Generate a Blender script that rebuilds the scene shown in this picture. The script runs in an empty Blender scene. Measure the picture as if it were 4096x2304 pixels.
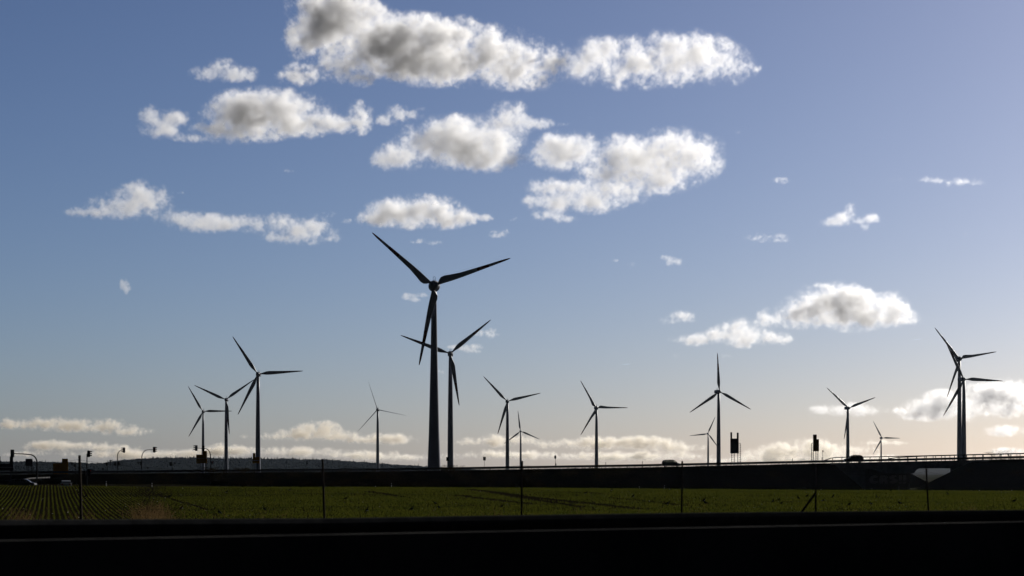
import bpy, bmesh, math, random
import numpy as np
from mathutils import Vector, Matrix
R = math.radians
S = bpy.context.scene
COL = S.collection
# ---------------------------------------------------------------- camera
ZC = 5.0            # eye height above the far plain
FPX = 7964.0        # focal length in pixels of the 4096 px wide photograph
HY = 1890.0         # eye-level row of the photograph
cd = bpy.data.cameras.new('camera'); cam = bpy.data.objects.new('camera', cd); COL.objects.link(cam)
cam.location = (0, 0, ZC); cam.rotation_euler = (R(90), 0, 0)
cd.sensor_width = 36.0; cd.lens = 70.0; cd.shift_y = (HY - 1152.0) / 4096.0
cd.clip_start = 0.1; cd.clip_end = 200000.0
cd.dof.use_dof = True; cd.dof.focus_distance = 700.0; cd.dof.aperture_fstop = 3.2
S.camera = cam
# ---------------------------------------------------------------- sky and sun
SUN_AZ, SUN_EL = 36.0, 22.0        # degrees to the right of the view axis / above the horizon
W = bpy.data.worlds.new('World'); S.world = W; W.use_nodes = True
nt = W.node_tree; N = nt.nodes; L = nt.links
bg = N['Background']; bg.inputs['Strength'].default_value = 0.061
sky = N.new('ShaderNodeTexSky'); sky.sky_type = 'NISHITA'; sky.sun_disc = False
sky.sun_elevation = R(SUN_EL); sky.sun_rotation = R(SUN_AZ)
sky.air_density = 0.75; sky.dust_density = 1.0; sky.ozone_density = 6.0; sky.altitude = 100
# added dimming of the unseen sky behind and beside the camera, cutting fill light; white balance as the photograph's
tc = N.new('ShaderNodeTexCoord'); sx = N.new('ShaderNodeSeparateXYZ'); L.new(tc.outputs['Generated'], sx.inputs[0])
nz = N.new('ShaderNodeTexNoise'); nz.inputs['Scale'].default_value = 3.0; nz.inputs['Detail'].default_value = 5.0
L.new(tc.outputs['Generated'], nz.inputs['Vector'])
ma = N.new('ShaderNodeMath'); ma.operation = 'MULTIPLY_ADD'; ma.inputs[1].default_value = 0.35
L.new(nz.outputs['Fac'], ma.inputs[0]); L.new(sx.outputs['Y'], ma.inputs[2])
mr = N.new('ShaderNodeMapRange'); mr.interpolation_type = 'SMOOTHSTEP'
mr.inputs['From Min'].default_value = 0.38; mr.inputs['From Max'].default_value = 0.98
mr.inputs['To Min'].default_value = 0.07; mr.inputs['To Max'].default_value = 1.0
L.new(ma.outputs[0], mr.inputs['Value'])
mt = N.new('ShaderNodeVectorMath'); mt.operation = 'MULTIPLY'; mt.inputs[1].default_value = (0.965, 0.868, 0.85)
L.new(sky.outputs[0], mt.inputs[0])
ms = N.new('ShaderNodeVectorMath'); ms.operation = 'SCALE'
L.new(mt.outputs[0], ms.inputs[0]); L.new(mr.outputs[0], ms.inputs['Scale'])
# thicker, paler air towards the horizon
hz = N.new('ShaderNodeMapRange'); hz.inputs['From Min'].default_value = 0.0; hz.inputs['From Max'].default_value = 0.24
L.new(sx.outputs['Z'], hz.inputs['Value'])
hm = N.new('ShaderNodeMix'); hm.data_type = 'VECTOR'; hm.inputs[4].default_value = (1.17, 1.16, 1.13); hm.inputs[5].default_value = (0.98, 0.985, 1.03)
L.new(hz.outputs[0], hm.inputs[0])
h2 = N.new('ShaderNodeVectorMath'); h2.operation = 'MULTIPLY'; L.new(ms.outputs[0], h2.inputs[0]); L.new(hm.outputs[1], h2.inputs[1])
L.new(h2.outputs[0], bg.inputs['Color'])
sl = bpy.data.lights.new('sun', 'SUN'); sl.energy = 5.0; sl.angle = R(0.5); sl.color = (1.0, 0.955, 0.875)
so = bpy.data.objects.new('sun', sl); COL.objects.link(so)
sd = Vector((math.sin(R(SUN_AZ)) * math.cos(R(SUN_EL)), math.cos(R(SUN_AZ)) * math.cos(R(SUN_EL)), math.sin(R(SUN_EL))))
so.rotation_euler = (-sd).to_track_quat('-Z', 'Y').to_euler()
S.view_settings.view_transform = 'Standard'; S.view_settings.look = 'None'
S.view_settings.exposure = 0.0; S.view_settings.gamma = 1.0
S.cycles.volume_bounces = 4; S.cycles.volume_max_steps = 512
# ---------------------------------------------------------------- helpers
rnd = random.Random(5)
def P(px, py, D): return Vector(((px - 2048.0) * D / FPX, D, ZC + (HY - py) * D / FPX))
def tag(o, label=None, cat=None, group=None, kind=None):
    for k, v in (('label', label), ('category', cat), ('group', group), ('kind', kind)):
        if v: o[k] = v
    return o
def empty(name, loc, label, cat, group=None, rz=0.0):
    o = bpy.data.objects.new(name, None); COL.objects.link(o); o.location = loc; o.rotation_euler = (0, 0, rz)
    o.empty_display_size = 0.2
    return tag(o, label, cat, group)
def mat(name, col, rough=0.7, metal=0.0, var=0.0, scale=3.0, spec=0.0, transl=0.0, bump=0.0, col2=None):
    m = bpy.data.materials.new(name); m.use_nodes = True; t = m.node_tree; b = t.nodes['Principled BSDF']
    b.inputs['Base Color'].default_value = (*col, 1); b.inputs['Roughness'].default_value = rough
    b.inputs['Metallic'].default_value = metal; b.inputs['Specular IOR Level'].default_value = spec
    if var or col2 or bump:
        c = t.nodes.new('ShaderNodeTexCoord'); n = t.nodes.new('ShaderNodeTexNoise')
        n.inputs['Scale'].default_value = scale; n.inputs['Detail'].default_value = 6; n.inputs['Roughness'].default_value = .65
        t.links.new(c.outputs['Object'], n.inputs['Vector'])
        r = t.nodes.new('ShaderNodeValToRGB'); r.color_ramp.elements[0].position = .32; r.color_ramp.elements[1].position = .68
        c2 = col2 or tuple(min(1, v * (1 + var)) for v in col); c1 = col if col2 else tuple(v * (1 - var) for v in col)
        r.color_ramp.elements[0].color = (*c1, 1); r.color_ramp.elements[1].color = (*c2, 1)
        t.links.new(n.outputs['Fac'], r.inputs['Fac']); t.links.new(r.outputs['Color'], b.inputs['Base Color'])
        if bump:
            bp = t.nodes.new('ShaderNodeBump'); bp.inputs['Strength'].default_value = bump
            t.links.new(n.outputs['Fac'], bp.inputs['Height']); t.links.new(bp.outputs[0], b.inputs['Normal'])
    if transl:
        o = t.nodes['Material Output']; tr = t.nodes.new('ShaderNodeBsdfTranslucent'); mx = t.nodes.new('ShaderNodeMixShader')
        mx.inputs[0].default_value = transl; tr.inputs[0].default_value = (*[min(1, v * 1.6) for v in col], 1)
        if var or col2: t.links.new(r.outputs['Color'], tr.inputs[0])
        t.links.new(b.outputs[0], mx.inputs[1]); t.links.new(tr.outputs[0], mx.inputs[2]); t.links.new(mx.outputs[0], o.inputs['Surface'])
    return m
M = {}
def defmats():
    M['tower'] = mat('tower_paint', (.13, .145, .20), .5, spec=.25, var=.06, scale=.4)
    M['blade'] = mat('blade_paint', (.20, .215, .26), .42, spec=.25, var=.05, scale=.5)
    M['red'] = mat('red_band', (.10, .012, .008), .45, var=.1)
    M['dark'] = mat('dark_metal', (.012, .012, .013), .7, var=.2)
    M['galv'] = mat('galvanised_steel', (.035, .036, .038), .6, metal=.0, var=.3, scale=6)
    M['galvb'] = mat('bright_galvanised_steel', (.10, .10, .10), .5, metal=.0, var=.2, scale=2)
    M['post'] = mat('weathered_post', (.05, .042, .036), .85, var=.4, scale=9, bump=.3)
    M['signback'] = mat('sign_back', (.03, .032, .035), .6, var=.2)
    M['amber'] = mat('amber_sign_sheet', (.30, .13, .006), .6, var=.08, scale=1)
    M['signw'] = mat('sign_white', (.4, .4, .4), .5, var=.05)
    M['signr'] = mat('sign_red', (.3, .02, .02), .5, var=.05)
    M['asphalt'] = mat('asphalt', (.022, .022, .024), .75, var=.35, scale=2.5, bump=.2)
    M['line'] = mat('road_paint', (.5, .5, .48), .6, var=.2, scale=4)
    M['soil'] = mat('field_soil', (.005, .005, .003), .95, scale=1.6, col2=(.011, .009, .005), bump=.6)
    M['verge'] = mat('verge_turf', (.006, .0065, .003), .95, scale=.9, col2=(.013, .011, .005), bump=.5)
    M['stubble'] = mat('pale_stubble_field', (.035, .035, .036), .95, scale=.003, col2=(.05, .048, .045))
    M['plain'] = mat('far_fields', (.018, .020, .012), .95, scale=.004, col2=(.035, .03, .022))
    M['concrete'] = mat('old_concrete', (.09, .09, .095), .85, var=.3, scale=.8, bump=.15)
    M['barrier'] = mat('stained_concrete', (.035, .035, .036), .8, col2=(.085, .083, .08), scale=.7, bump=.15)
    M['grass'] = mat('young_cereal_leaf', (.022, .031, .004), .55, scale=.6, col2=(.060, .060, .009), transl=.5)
    M['straw'] = mat('dry_stalk', (.06, .036, .015), .8, scale=2, col2=(.12, .078, .036), transl=.4)
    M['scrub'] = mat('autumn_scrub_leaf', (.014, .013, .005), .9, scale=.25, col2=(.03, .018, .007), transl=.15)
    M['twig'] = mat('twig', (.03, .022, .016), .9, var=.3)
    M['wood'] = mat('conifer_needles', (.008, .011, .010), .95, scale=.01, col2=(.012, .015, .014))
    M['hill'] = mat('forest_floor', (.009, .011, .011), .95, scale=.01, var=.2)
    M['carpaint'] = mat('dark_car_paint', (.02, .022, .028), .4, var=.05, spec=.15)
    M['carsilver'] = mat('silver_car_paint', (.35, .36, .37), .3, metal=.4, var=.05)
    M['rubber'] = mat('rubber', (.015, .015, .015), .9, var=.2)
    M['lens'] = mat('lamp_lens', (.25, .25, .25), .1, var=.05)
    M['redlens'] = mat('red_lamp_lens', (.25, .01, .01), .2, var=.05)
    M['feather'] = mat('dark_feathers', (.014, .02, .018), .5, var=.3, scale=40)
    M['belly'] = mat('white_feathers', (.65, .63, .6), .7, var=.1, scale=40)
    M['graf'] = mat('graffiti_outline', (.012, .012, .014), .6, var=.1)
    M['graffill'] = mat('graffiti_fill', (.2, .2, .21), .7, var=.15, scale=2)
    M['stone'] = mat('pale_flint', (.45, .44, .42), .6, var=.2)
    g = bpy.data.materials.new('tinted_glass'); g.use_nodes = True; t = g.node_tree; t.nodes.clear()
    o = t.nodes.new('ShaderNodeOutputMaterial'); a = t.nodes.new('ShaderNodeBsdfTransparent'); a.inputs[0].default_value = (.30, .32, .31, 1)
    b = t.nodes.new('ShaderNodeBsdfGlossy'); b.inputs['Roughness'].default_value = .03; b.inputs[0].default_value = (.5, .5, .5, 1); x = t.nodes.new('ShaderNodeMixShader')
    f = t.nodes.new('ShaderNodeFresnel'); f.inputs[0].default_value = 1.45
    t.links.new(f.outputs[0], x.inputs[0]); t.links.new(a.outputs[0], x.inputs[1]); t.links.new(b.outputs[0], x.inputs[2]); t.links.new(x.outputs[0], o.inputs[0])
    M['glass'] = g
    g2 = g.copy(); g2.name = 'privacy_glass'; g2.node_tree.nodes['Transparent BSDF'].inputs[0].default_value = (.02, .022, .022, 1); M['darkglass'] = g2
defmats()
class MB:
    def __init__(s): s.v = []; s.f = []; s.m = []
    def add(s, vs, fs, mi=0):
        n = len(s.v); s.v += [tuple(v) for v in vs]; s.f += [tuple(i + n for i in f) for f in fs]; s.m += [mi] * len(fs); return s
    def box(s, a, b, mi=0):
        (x0, y0, z0), (x1, y1, z1) = a, b
        return s.add([(x0,y0,z0),(x1,y0,z0),(x1,y1,z0),(x0,y1,z0),(x0,y0,z1),(x1,y0,z1),(x1,y1,z1),(x0,y1,z1)],
                     [(0,3,2,1),(4,5,6,7),(0,1,5,4),(1,2,6,5),(2,3,7,6),(3,0,4,7)], mi)
    def tube(s, pts, r, n=8, mi=0, cap=True):
        pts = [Vector(p) for p in pts]; rs = r if isinstance(r, (list, tuple)) else [r] * len(pts)
        vs = []; fs = []; up = None
        for i, p in enumerate(pts):
            d = (pts[min(i + 1, len(pts) - 1)] - pts[max(i - 1, 0)]).normalized()
            if up is None or abs(d.dot(up)) > .99: up = Vector((0, 1, 0)) if abs(d.y) < .9 else Vector((1, 0, 0))
            a = d.cross(up).normalized(); b = d.cross(a).normalized(); up = b.cross(d).normalized() if False else up
            for k in range(n):
                t = 2 * math.pi * k / n; vs.append(p + a * (math.cos(t) * rs[i]) + b * (math.sin(t) * rs[i]))
        for i in range(len(pts) - 1):
            for k in range(n):
                j = (k + 1) % n; fs.append((i * n + k, i * n + j, (i + 1) * n + j, (i + 1) * n + k))
        if cap: fs.append(tuple(range(n - 1, -1, -1))); fs.append(tuple((len(pts) - 1) * n + k for k in range(n)))
        return s.add(vs, fs, mi)
    def lathe(s, prof, n=24, c=(0, 0, 0), mi=0, axis='Z'):
        vs = []; fs = []
        for r, z in prof:
            for k in range(n):
                t = 2 * math.pi * k / n; x, y = r * math.cos(t), r * math.sin(t)
                v = (x, y, z) if axis == 'Z' else ((x, z, y) if axis == 'Y' else (z, x, y))
                vs.append((v[0] + c[0], v[1] + c[1], v[2] + c[2]))
        for i in range(len(prof) - 1):
            for k in range(n):
                j = (k + 1) % n; fs.append((i * n + k, i * n + j, (i + 1) * n + j, (i + 1) * n + k))
        fs.append(tuple(range(n - 1, -1, -1))); fs.append(tuple((len(prof) - 1) * n + k for k in range(n)))
        return s.add(vs, fs, mi)
    def prism(s, poly, y0, y1, mi=0):
        """poly: (x, z) outline extruded along y."""
        n = len(poly); vs = [(x, y0, z) for x, z in poly] + [(x, y1, z) for x, z in poly]
        fs = [tuple(range(n)), tuple(range(2 * n - 1, n - 1, -1))] + [(i, i + n, (i + 1) % n + n, (i + 1) % n) for i in range(n)]
        return s.add(vs, fs, mi)
    def build(s, name, m, parent=None, smooth=False, bevel=0.0, loc=None):
        me = bpy.data.meshes.new(name); me.from_pydata(s.v, [], s.f)
        for q in (m if isinstance(m, (list, tuple)) else [m]): me.materials.append(q)
        me.polygons.foreach_set('material_index', s.m)
        bm = bmesh.new(); bm.from_mesh(me); bmesh.ops.recalc_face_normals(bm, faces=bm.faces); bm.to_mesh(me); bm.free()
        if smooth: me.polygons.foreach_set('use_smooth', [True] * len(me.polygons))
        me.update(); o = bpy.data.objects.new(name, me); COL.objects.link(o)
        if parent: o.parent = parent
        if loc is not None: o.location = loc
        if bevel:
            b = o.modifiers.new('bevel', 'BEVEL'); b.width = bevel; b.segments = 2; b.limit_method = 'ANGLE'
        return o
def fast_mesh(name, V, F, m, smooth=False, mi=None):
    """V (n,3) float array, F (m,k) int array"""
    me = bpy.data.meshes.new(name); V = np.asarray(V, np.float32); F = np.asarray(F, np.int32); k = F.shape[1]
    me.vertices.add(len(V)); me.vertices.foreach_set('co', V.ravel())
    me.loops.add(F.size); me.loops.foreach_set('vertex_index', F.ravel())
    me.polygons.add(len(F)); me.polygons.foreach_set('loop_start', np.arange(0, F.size, k, dtype=np.int32))
    for q in (m if isinstance(m, (list, tuple)) else [m]): me.materials.append(q)
    if mi is not None: me.polygons.foreach_set('material_index', np.asarray(mi, np.int32))
    if smooth: me.polygons.foreach_set('use_smooth', np.ones(len(F), bool))
    me.update(calc_edges=True); me.validate()
    o = bpy.data.objects.new(name, me); COL.objects.link(o); return o
def interp(x, xs, ys): return float(np.interp(x, xs, ys))
# ---------------------------------------------------------------- the land
ROADZ = ZC - 1.2
def fy(D, px):                       # photo row at which the field lies at distance D
    crest = np.interp(px, [0, 700, 1500, 2100, 3000, 4096], [1943, 1948, 1951, 1954, 1961, 1966])
    zc = ZC + (HY - crest) * 172.0 / FPX
    return zc
def land_h(X, D):
    X = np.asarray(X, float); D = np.asarray(D, float)
    px = 2048 + X / np.maximum(D, 60) * FPX
    zc = fy(D, px)
    base = np.interp(D, [-60, 26, 31, 42, 60, 84, 104, 140], [ROADZ - .03, ROADZ - .03, ROADZ - .02, ROADZ - .05, 3.1, 2.93, 2.95, 3.28])
    z = np.where(D <= 140, base, 0.0)
    t = np.clip((D - 140) / 32.0, 0, 1); up = 3.28 + (zc - 3.28) * (1 - (1 - t) ** 1.8)
    z = np.where((D > 140) & (D <= 172), up, z)
    t2 = np.clip((D - 172) / 90.0, 0, 1); low = np.interp(px, [700, 1300], [2.0, 0.6])
    z = np.where(D > 172, zc + (low - zc) * (1 - (1 - t2) ** 2) ** 1.0, z)
    # crest bends over softly
    return z
def grid(name, xs_of, Ds, m, nx=80, zoff=0.0, hf=land_h):
    V = []; 
    for D in Ds:
        x = xs_of(D); X = np.linspace(x[0], x[1], nx); h = hf(X, np.full(nx, D)) + zoff
        V.append(np.stack([X, np.full(nx, D), h], 1))
    V = np.concatenate(V); n = len(Ds); i = np.arange(n - 1)[:, None] * nx + np.arange(nx - 1)[None, :]
    F = np.stack([i, i + 1, i + nx + 1, i + nx], -1).reshape(-1, 4)
    return fast_mesh(name, V, F, m, True)
def build_land():
    o = MB().add([(-14000, -3000, 0), (14000, -3000, 0), (14000, 20500, 0), (-14000, 20500, 0)], [(0, 1, 2, 3)]).build('ground', M['plain']); tag(o, 'open far fields', kind='structure')
    Ds = list(np.arange(-60, 30, 10)) + list(np.arange(30, 84, 3)) + list(np.arange(84, 180, 1.5)) + list(np.arange(180, 300, 8)) + [340, 400, 450, 500, 508]
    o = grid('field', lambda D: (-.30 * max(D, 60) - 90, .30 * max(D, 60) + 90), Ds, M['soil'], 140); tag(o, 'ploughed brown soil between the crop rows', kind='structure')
    # skirt so that the plateau is solid to the far plain
    # motorway the camera rides on
    o = MB().box((-200, -8, ROADZ - .3), (200, 26.5, ROADZ)).build('road', M['asphalt']); tag(o, 'dark motorway carriageway in the foreground', kind='structure')
    b = MB()
    for y in (3.2, 25.2): b.add([(-200, y, ROADZ + .004), (200, y, ROADZ + .004), (200, y + .2, ROADZ + .004), (-200, y + .2, ROADZ + .004)], [(0, 1, 2, 3)])
    for i in range(-12, 13): b.add([(i * 12, 21.6, ROADZ + .004), (i * 12 + 6, 21.6, ROADZ + .004), (i * 12 + 6, 21.75, ROADZ + .004), (i * 12, 21.75, ROADZ + .004)], [(0, 1, 2, 3)])
    o = b.build('road_markings', M['line']); tag(o, kind='structure')
# embankment of the crossing road -------------------------------------------
EX = [-900, 0, 512, 1024, 1536, 2048, 2560, 3072, 3584, 4096, 4500, 6600]
EY = [1899, 1899, 1894.5, 1890, 1886, 1878, 1870, 1859, 1847.5, 1836.5, 1828, 1800]
D0, D1 = 514.0, 541.0
def etop(px): return ZC + (HY - interp(px, EX, EY)) * 520.0 / FPX
def build_embankment():
    def mound(name, x0, x1, c0, c1, label, d0=D0, d1=D1, plateau=0, skew=0.0):
        """earth bank between photo columns x0..x1 (crest), with end cones when c0/c1."""
        V = []; F = []; n = 90
        X0 = (x0 - 2048) * 520 / FPX; X1 = (x1 - 2048) * 520 / FPX
        for i in range(n + 1):
            X = X0 + (X1 - X0) * i / n; z = etop(2048 + X / 520 * FPX); b = 0.0
            w = 1.7 * (z - b); jit = .12 * math.sin(i * 1.7) + .1 * math.sin(i * .61)
            sk = skew * max(0, 1 - i / 25.0)
            row = [(X, d0 - w, b - .3), (X, d0 - w * .66, b + .33 * (z - b) + jit), (X, d0 - w * .33, b + .66 * (z - b) - jit), (X, d0, z - .02), (X + sk, d1 + plateau, z - .02), (X + sk, d1 + plateau + w, b - .3)]
            V += row
        k = 6
        F = [(i * k + j, (i + 1) * k + j, (i + 1) * k + j + 1, i * k + j + 1) for i in range(n) for j in range(k - 1)]
        for side, c in ((0, c0), (n, c1)):
            if not c: continue
            s = -1 if side == 0 else 1; a = side * k
            row = V[a:a + k]; z = row[3][2]; w = c * z
            base = len(V); X = row[0][0]
            V += [(X + s * w * .72, row[0][1] + w * .1, -.3), (X + s * w, d0 + 0, -.3), (X + s * w + skew, d1 + plateau, -.3), (X + skew + s * w * .72, row[5][1] - w * .1, -.3)]
            F += [(a, a + 1, base), (a + 1, a + 2, base), (a + 2, a + 3, base), (a + 3, base + 1, base), (a + 3, a + 4, base + 2, base + 1), (a + 4, a + 5, base + 3), (a + 4, base + 3, base + 2)]
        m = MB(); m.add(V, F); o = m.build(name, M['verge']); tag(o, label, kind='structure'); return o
    mound('embankment', -900, 3316, 0, 1.25, 'long dark grassed bank carrying the crossing road')
    mound('embankment', 3874, 6600, 2.1, 0, 'dark grassed bank right of the bridge', skew=29.0)
    # level ground of the junction behind the left end of the bank
    o = MB().add([(-420, D1 - .5, 4.2), (-60, D1 - .5, 4.85), (-40, 760, 4.9), (-460, 760, 4.2)], [(0, 1, 2, 3)]).build('ground', M['verge']); tag(o, 'level dark ground of the junction', kind='structure')
    # road surface on top
    xs = np.linspace(-900, 6600, 110); V = []
    for x in xs:
        X = (x - 2048) * 520 / FPX; z = etop(x) + .004
        V += [(X, D0 + 1.2, z), (X, D1 - 1.0, z)]
    F = [(2 * i, 2 * i + 2, 2 * i + 3, 2 * i + 1) for i in range(len(xs) - 1)]
    o = MB().add(V, F).build('road', M['asphalt']); tag(o, 'asphalt road along the top of the bank', kind='structure')
    b = MB()
    for y in (D0 + 1.6, D1 - 1.7):
        V = []
        for x in xs:
            X = (x - 2048) * 520 / FPX; z = etop(x) + .010; V += [(X, y, z), (X, y + .15, z)]
        b.add(V, F)
    tag(b.build('road_markings', M['line']), kind='structure')
def build_hill():
    px = np.array([-700, -300, 0, 150, 300, 400, 440, 512, 600, 730, 820, 910, 1024, 1160, 1290, 1400, 1490, 1536, 1620, 1700, 1760, 1900, 2100])
    py = np.array([1852, 1850, 1850, 1851, 1855, 1858, 1853, 1842, 1837, 1834, 1835, 1838, 1838, 1840, 1843, 1849, 1856, 1859, 1866, 1871, 1874, 1882, 1892])
    D = 6000.0; xs = np.linspace(-700, 2100, 160); ys = np.interp(xs, px, py) + 1.0 * np.sin(xs * .037) + .6 * np.sin(xs * .11)
    X = (xs - 2048) * D / FPX; Z = (HY - ys) * D / FPX + ZC
    V = []
    prof = [(-1500, 0), (-1050, .18), (-650, .45), (-350, .72), (-120, .95), (0, 1.0), (300, .9), (1200, 0)]
    for d, s in prof: V.append(np.stack([X * (D + d) / D, np.full_like(X, D + d), np.maximum(-.5, Z * s)], 1))
    V = np.concatenate(V); n = len(X); i = np.arange(len(prof) - 1)[:, None] * n + np.arange(n - 1)[None, :]
    F = np.stack([i, i + 1, i + n + 1, i + n], -1).reshape(-1, 4)
    o = fast_mesh('hill', V, F, M['hill'], True); tag(o, 'long low wooded hill on the left horizon', kind='structure')
    xs2 = np.linspace(2900, 4700, 40); D2 = 7500.0; V = []
    for d, s in ((-2600, 0), (-1200, .5), (0, 1.0), (500, .95), (1500, 0)):
        y2 = 1871 - 1.2 * np.sin(xs2 * .006) - .5 * np.sin(xs2 * .02); X2 = (xs2 - 2048) * (D2 + d) / FPX
        V.append(np.stack([X2, np.full_like(X2, D2 + d), np.maximum(-.4, (ZC + (HY - y2) * D2 / FPX) * s)], 1))
    V = np.concatenate(V); n2_ = len(xs2); i = np.arange(4)[:, None] * n2_ + np.arange(n2_ - 1)[None, :]
    o = fast_mesh('hill', V, np.stack([i, i + 1, i + n2_ + 1, i + n2_], -1).reshape(-1, 4), M['stubble'], True); tag(o, 'low pale field rise far behind the bridge', kind='structure')
    # the wood: many spires and rounded crowns of uneven height
    rng = np.random.default_rng(4); VV = []; FF = []; base = 0
    def put(x, y, z, h, r, kind):
        nonlocal base
        n = 5; a = rng.uniform(0, 6.28)
        rings = [(1.0, .0), (.62, .45), (.0, 1.0)] if kind else [(.8, .0), (1.0, .35), (.75, .8), (.0, 1.0)]
        vs = []
        for rr, hh in rings[:-1]:
            for k in range(n):
                t = a + 6.283 * k / n; q = r * rr * rng.uniform(.75, 1.25); vs.append((x + q * math.cos(t), y + q * math.sin(t), z + h * hh))
        vs.append((x + rng.uniform(-.3, .3), y, z + h)); m = len(rings) - 1
        fs = []
        for i in range(m - 1):
            for k in range(n):
                j = (k + 1) % n; fs += [(i * n + k, i * n + j, (i + 1) * n + j), (i * n + k, (i + 1) * n + j, (i + 1) * n + k)]
        for k in range(n): fs.append(((m - 1) * n + k, (m - 1) * n + (k + 1) % n, m * n))
        VV.extend(vs); FF.extend([(p + base, q + base, s + base) for p, q, s in fs]); base += len(vs)
    for d, s in [(0, 1.0), (-14, .995), (-60, .975), (-120, .95), (-200, .87), (-290, .78), (-380, .69), (-480, .6), (-580, .51), (-690, .43), (-820, .33), (-960, .24), (-1120, .15)]:
        xx = X[0] * (D + d) / D
        while xx < X[-1] * (D + d) / D:
            zz = np.interp(xx * D / (D + d), X, Z) * s
            k = rng.random() < (.55 if math.sin(xx * .006) > -.2 else .2)
            h = rng.uniform(7, 14) * (1.25 if k and rng.random() < .2 else 1) if k else rng.uniform(6, 10)
            put(xx, D + d + rng.uniform(-8, 8), zz - 4.5, h, (rng.uniform(2.0, 3.4) if k else rng.uniform(4, 6.5)), k)
            xx += rng.uniform(2.5, 6) if d > -100 else rng.uniform(5, 10)
    o = fast_mesh('woods', np.array(VV), np.array(FF), M['wood']); tag(o, 'dark conifer forest covering the far hill', kind='stuff')
def build_crop():
    rng = np.random.default_rng(7); th = R(-13.1); rd = np.array([math.sin(th), math.cos(th)]); pd = np.array([rd[1], -rd[0]])
    sp = .25; us = np.arange(-112, 112, sp)      # row offsets along pd
    s = np.arange(60, 215, .17)
    U, Sx = np.meshgrid(us, s, indexing='ij')
    U = U + rng.normal(0, .014, U.shape) * np.where(np.abs(U + 16) > 20, 2.2, 1.0); Sx = Sx + rng.uniform(-.08, .08, Sx.shape)
    X = U * pd[0] + Sx * rd[0]; D = U * pd[1] + Sx * rd[1]
    X = X.ravel(); D = D.ravel()
    k = (D > 80) & (D < 176) & (np.abs(X) < .30 * D + 10)
    X, D = X[k], D[k]
    # thin out: bare patches and wheel tracks
    def lowf(a, b, c, e): return np.sin(X * a + c) * np.sin(D * b + e)
    dens = .74 + .2 * lowf(.11, .07, 1, 2) + .16 * lowf(.43, .33, 0, 1) + .1 * lowf(.9, 1.3, 2, 1)
    px = 2048 + X / D * FPX
    bare = np.exp(-((px - 600) / 70) ** 2) * .55 + np.exp(-((px - 480) / 60) ** 2) * .25 + np.exp(-((px - 90) / 40) ** 2) * .3
    keep = rng.random(len(X)) < dens - bare
    def lineX(p0, p1):
        def g(px, py):
            d = np.arange(84, 172, .25); z = land_h((px - 2048) * d / FPX, d); y = HY - (z - ZC) * FPX / d
            j = np.argmin(np.abs(y - py)); return np.array([(px - 2048) * d[j] / FPX, d[j]])
        return g(*p0), g(*p1)
    for p0, p1, w in [((1880, 1959), (2560, 2038), 1.3), ((1990, 1974), (2330, 2030), .9), ((2450, 1992), (2720, 2022), .7), ((640, 1980), (830, 2040), .35), ((2040, 1958), (2420, 1976), 1.1), ((1850, 1985), (2120, 2018), 1.0), ((1480, 1968), (1620, 1990), .8), ((3050, 1985), (3520, 1991), 1.2)]:
        a, b = lineX(p0, p1); d = b - a; l = np.hypot(*d); d /= l
        t = (X - a[0]) * d[0] + (D - a[1]) * d[1]; q = np.abs((X - a[0]) * d[1] - (D - a[1]) * d[0]) + rng.normal(0, .06, len(X))
        keep &= ~((q < w * .5) & (t > -2) & (t < l + 1))
    X, D = X[keep], D[keep]; n = len(X)
    Z = land_h(X, D)
    nb = 3; V = np.zeros((n, nb, 3, 3), np.float32)
    for b in range(nb):
        a = rng.uniform(0, 6.283, n); lf = np.interp(X / D, [-.16, -.08], [0.0, 1.0]); h = rng.uniform(.045, .10, n) * (1 + .55 * lf); w = rng.uniform(.010, .020, n)
        le = rng.uniform(.005, .045, n) * (1 + .9 * lf); da = rng.uniform(0, 6.283, n)
        ox = rng.normal(0, .014, n) * (1 + 1.3 * lf); oy = rng.normal(0, .03, n)
        V[:, b, 0] = np.stack([X + ox - np.cos(a) * w, D + oy - np.sin(a) * w, Z - .01], 1)
        V[:, b, 1] = np.stack([X + ox + np.cos(a) * w, D + oy + np.sin(a) * w, Z - .01], 1)
        V[:, b, 2] = np.stack([X + ox + np.cos(da) * le, D + oy + np.sin(da) * le, Z + h], 1)
    V = V.reshape(-1, 3); F = np.arange(len(V), dtype=np.int32).reshape(-1, 3)
    o = fast_mesh('grass', V, F, M['grass']); tag(o, 'short green cereal crop growing in drilled rows', kind='stuff')
    m = 120; px = rng.uniform(0, 4096, m); px[:50] = rng.uniform(0, 1100, 50); d = rng.uniform(88, 168, m); x = (px - 2048) * d / FPX; z = land_h(x, d); s = rng.uniform(.008, .026, m)
    V = []; F = []
    for i in range(m):
        c = np.array([x[i], d[i], z[i] + .04]); q = np.array([(1.5,0,0),(-1.5,0,0),(0,1,0),(0,-1,0),(0,0,.8),(0,0,-.8)]) * s[i] * rng.uniform(.7, 1.3, (6, 3)); b = len(V); V += list(c + q)
        F += [(b+0,b+2,b+4),(b+2,b+1,b+4),(b+1,b+3,b+4),(b+3,b+0,b+4),(b+2,b+0,b+5),(b+1,b+2,b+5),(b+3,b+1,b+5),(b+0,b+3,b+5)]
    tag(fast_mesh('stones', np.array(V), np.array(F), M['stone']), 'pale flints and scraps scattered among the crop', kind='stuff'); print('tufts', n)
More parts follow.
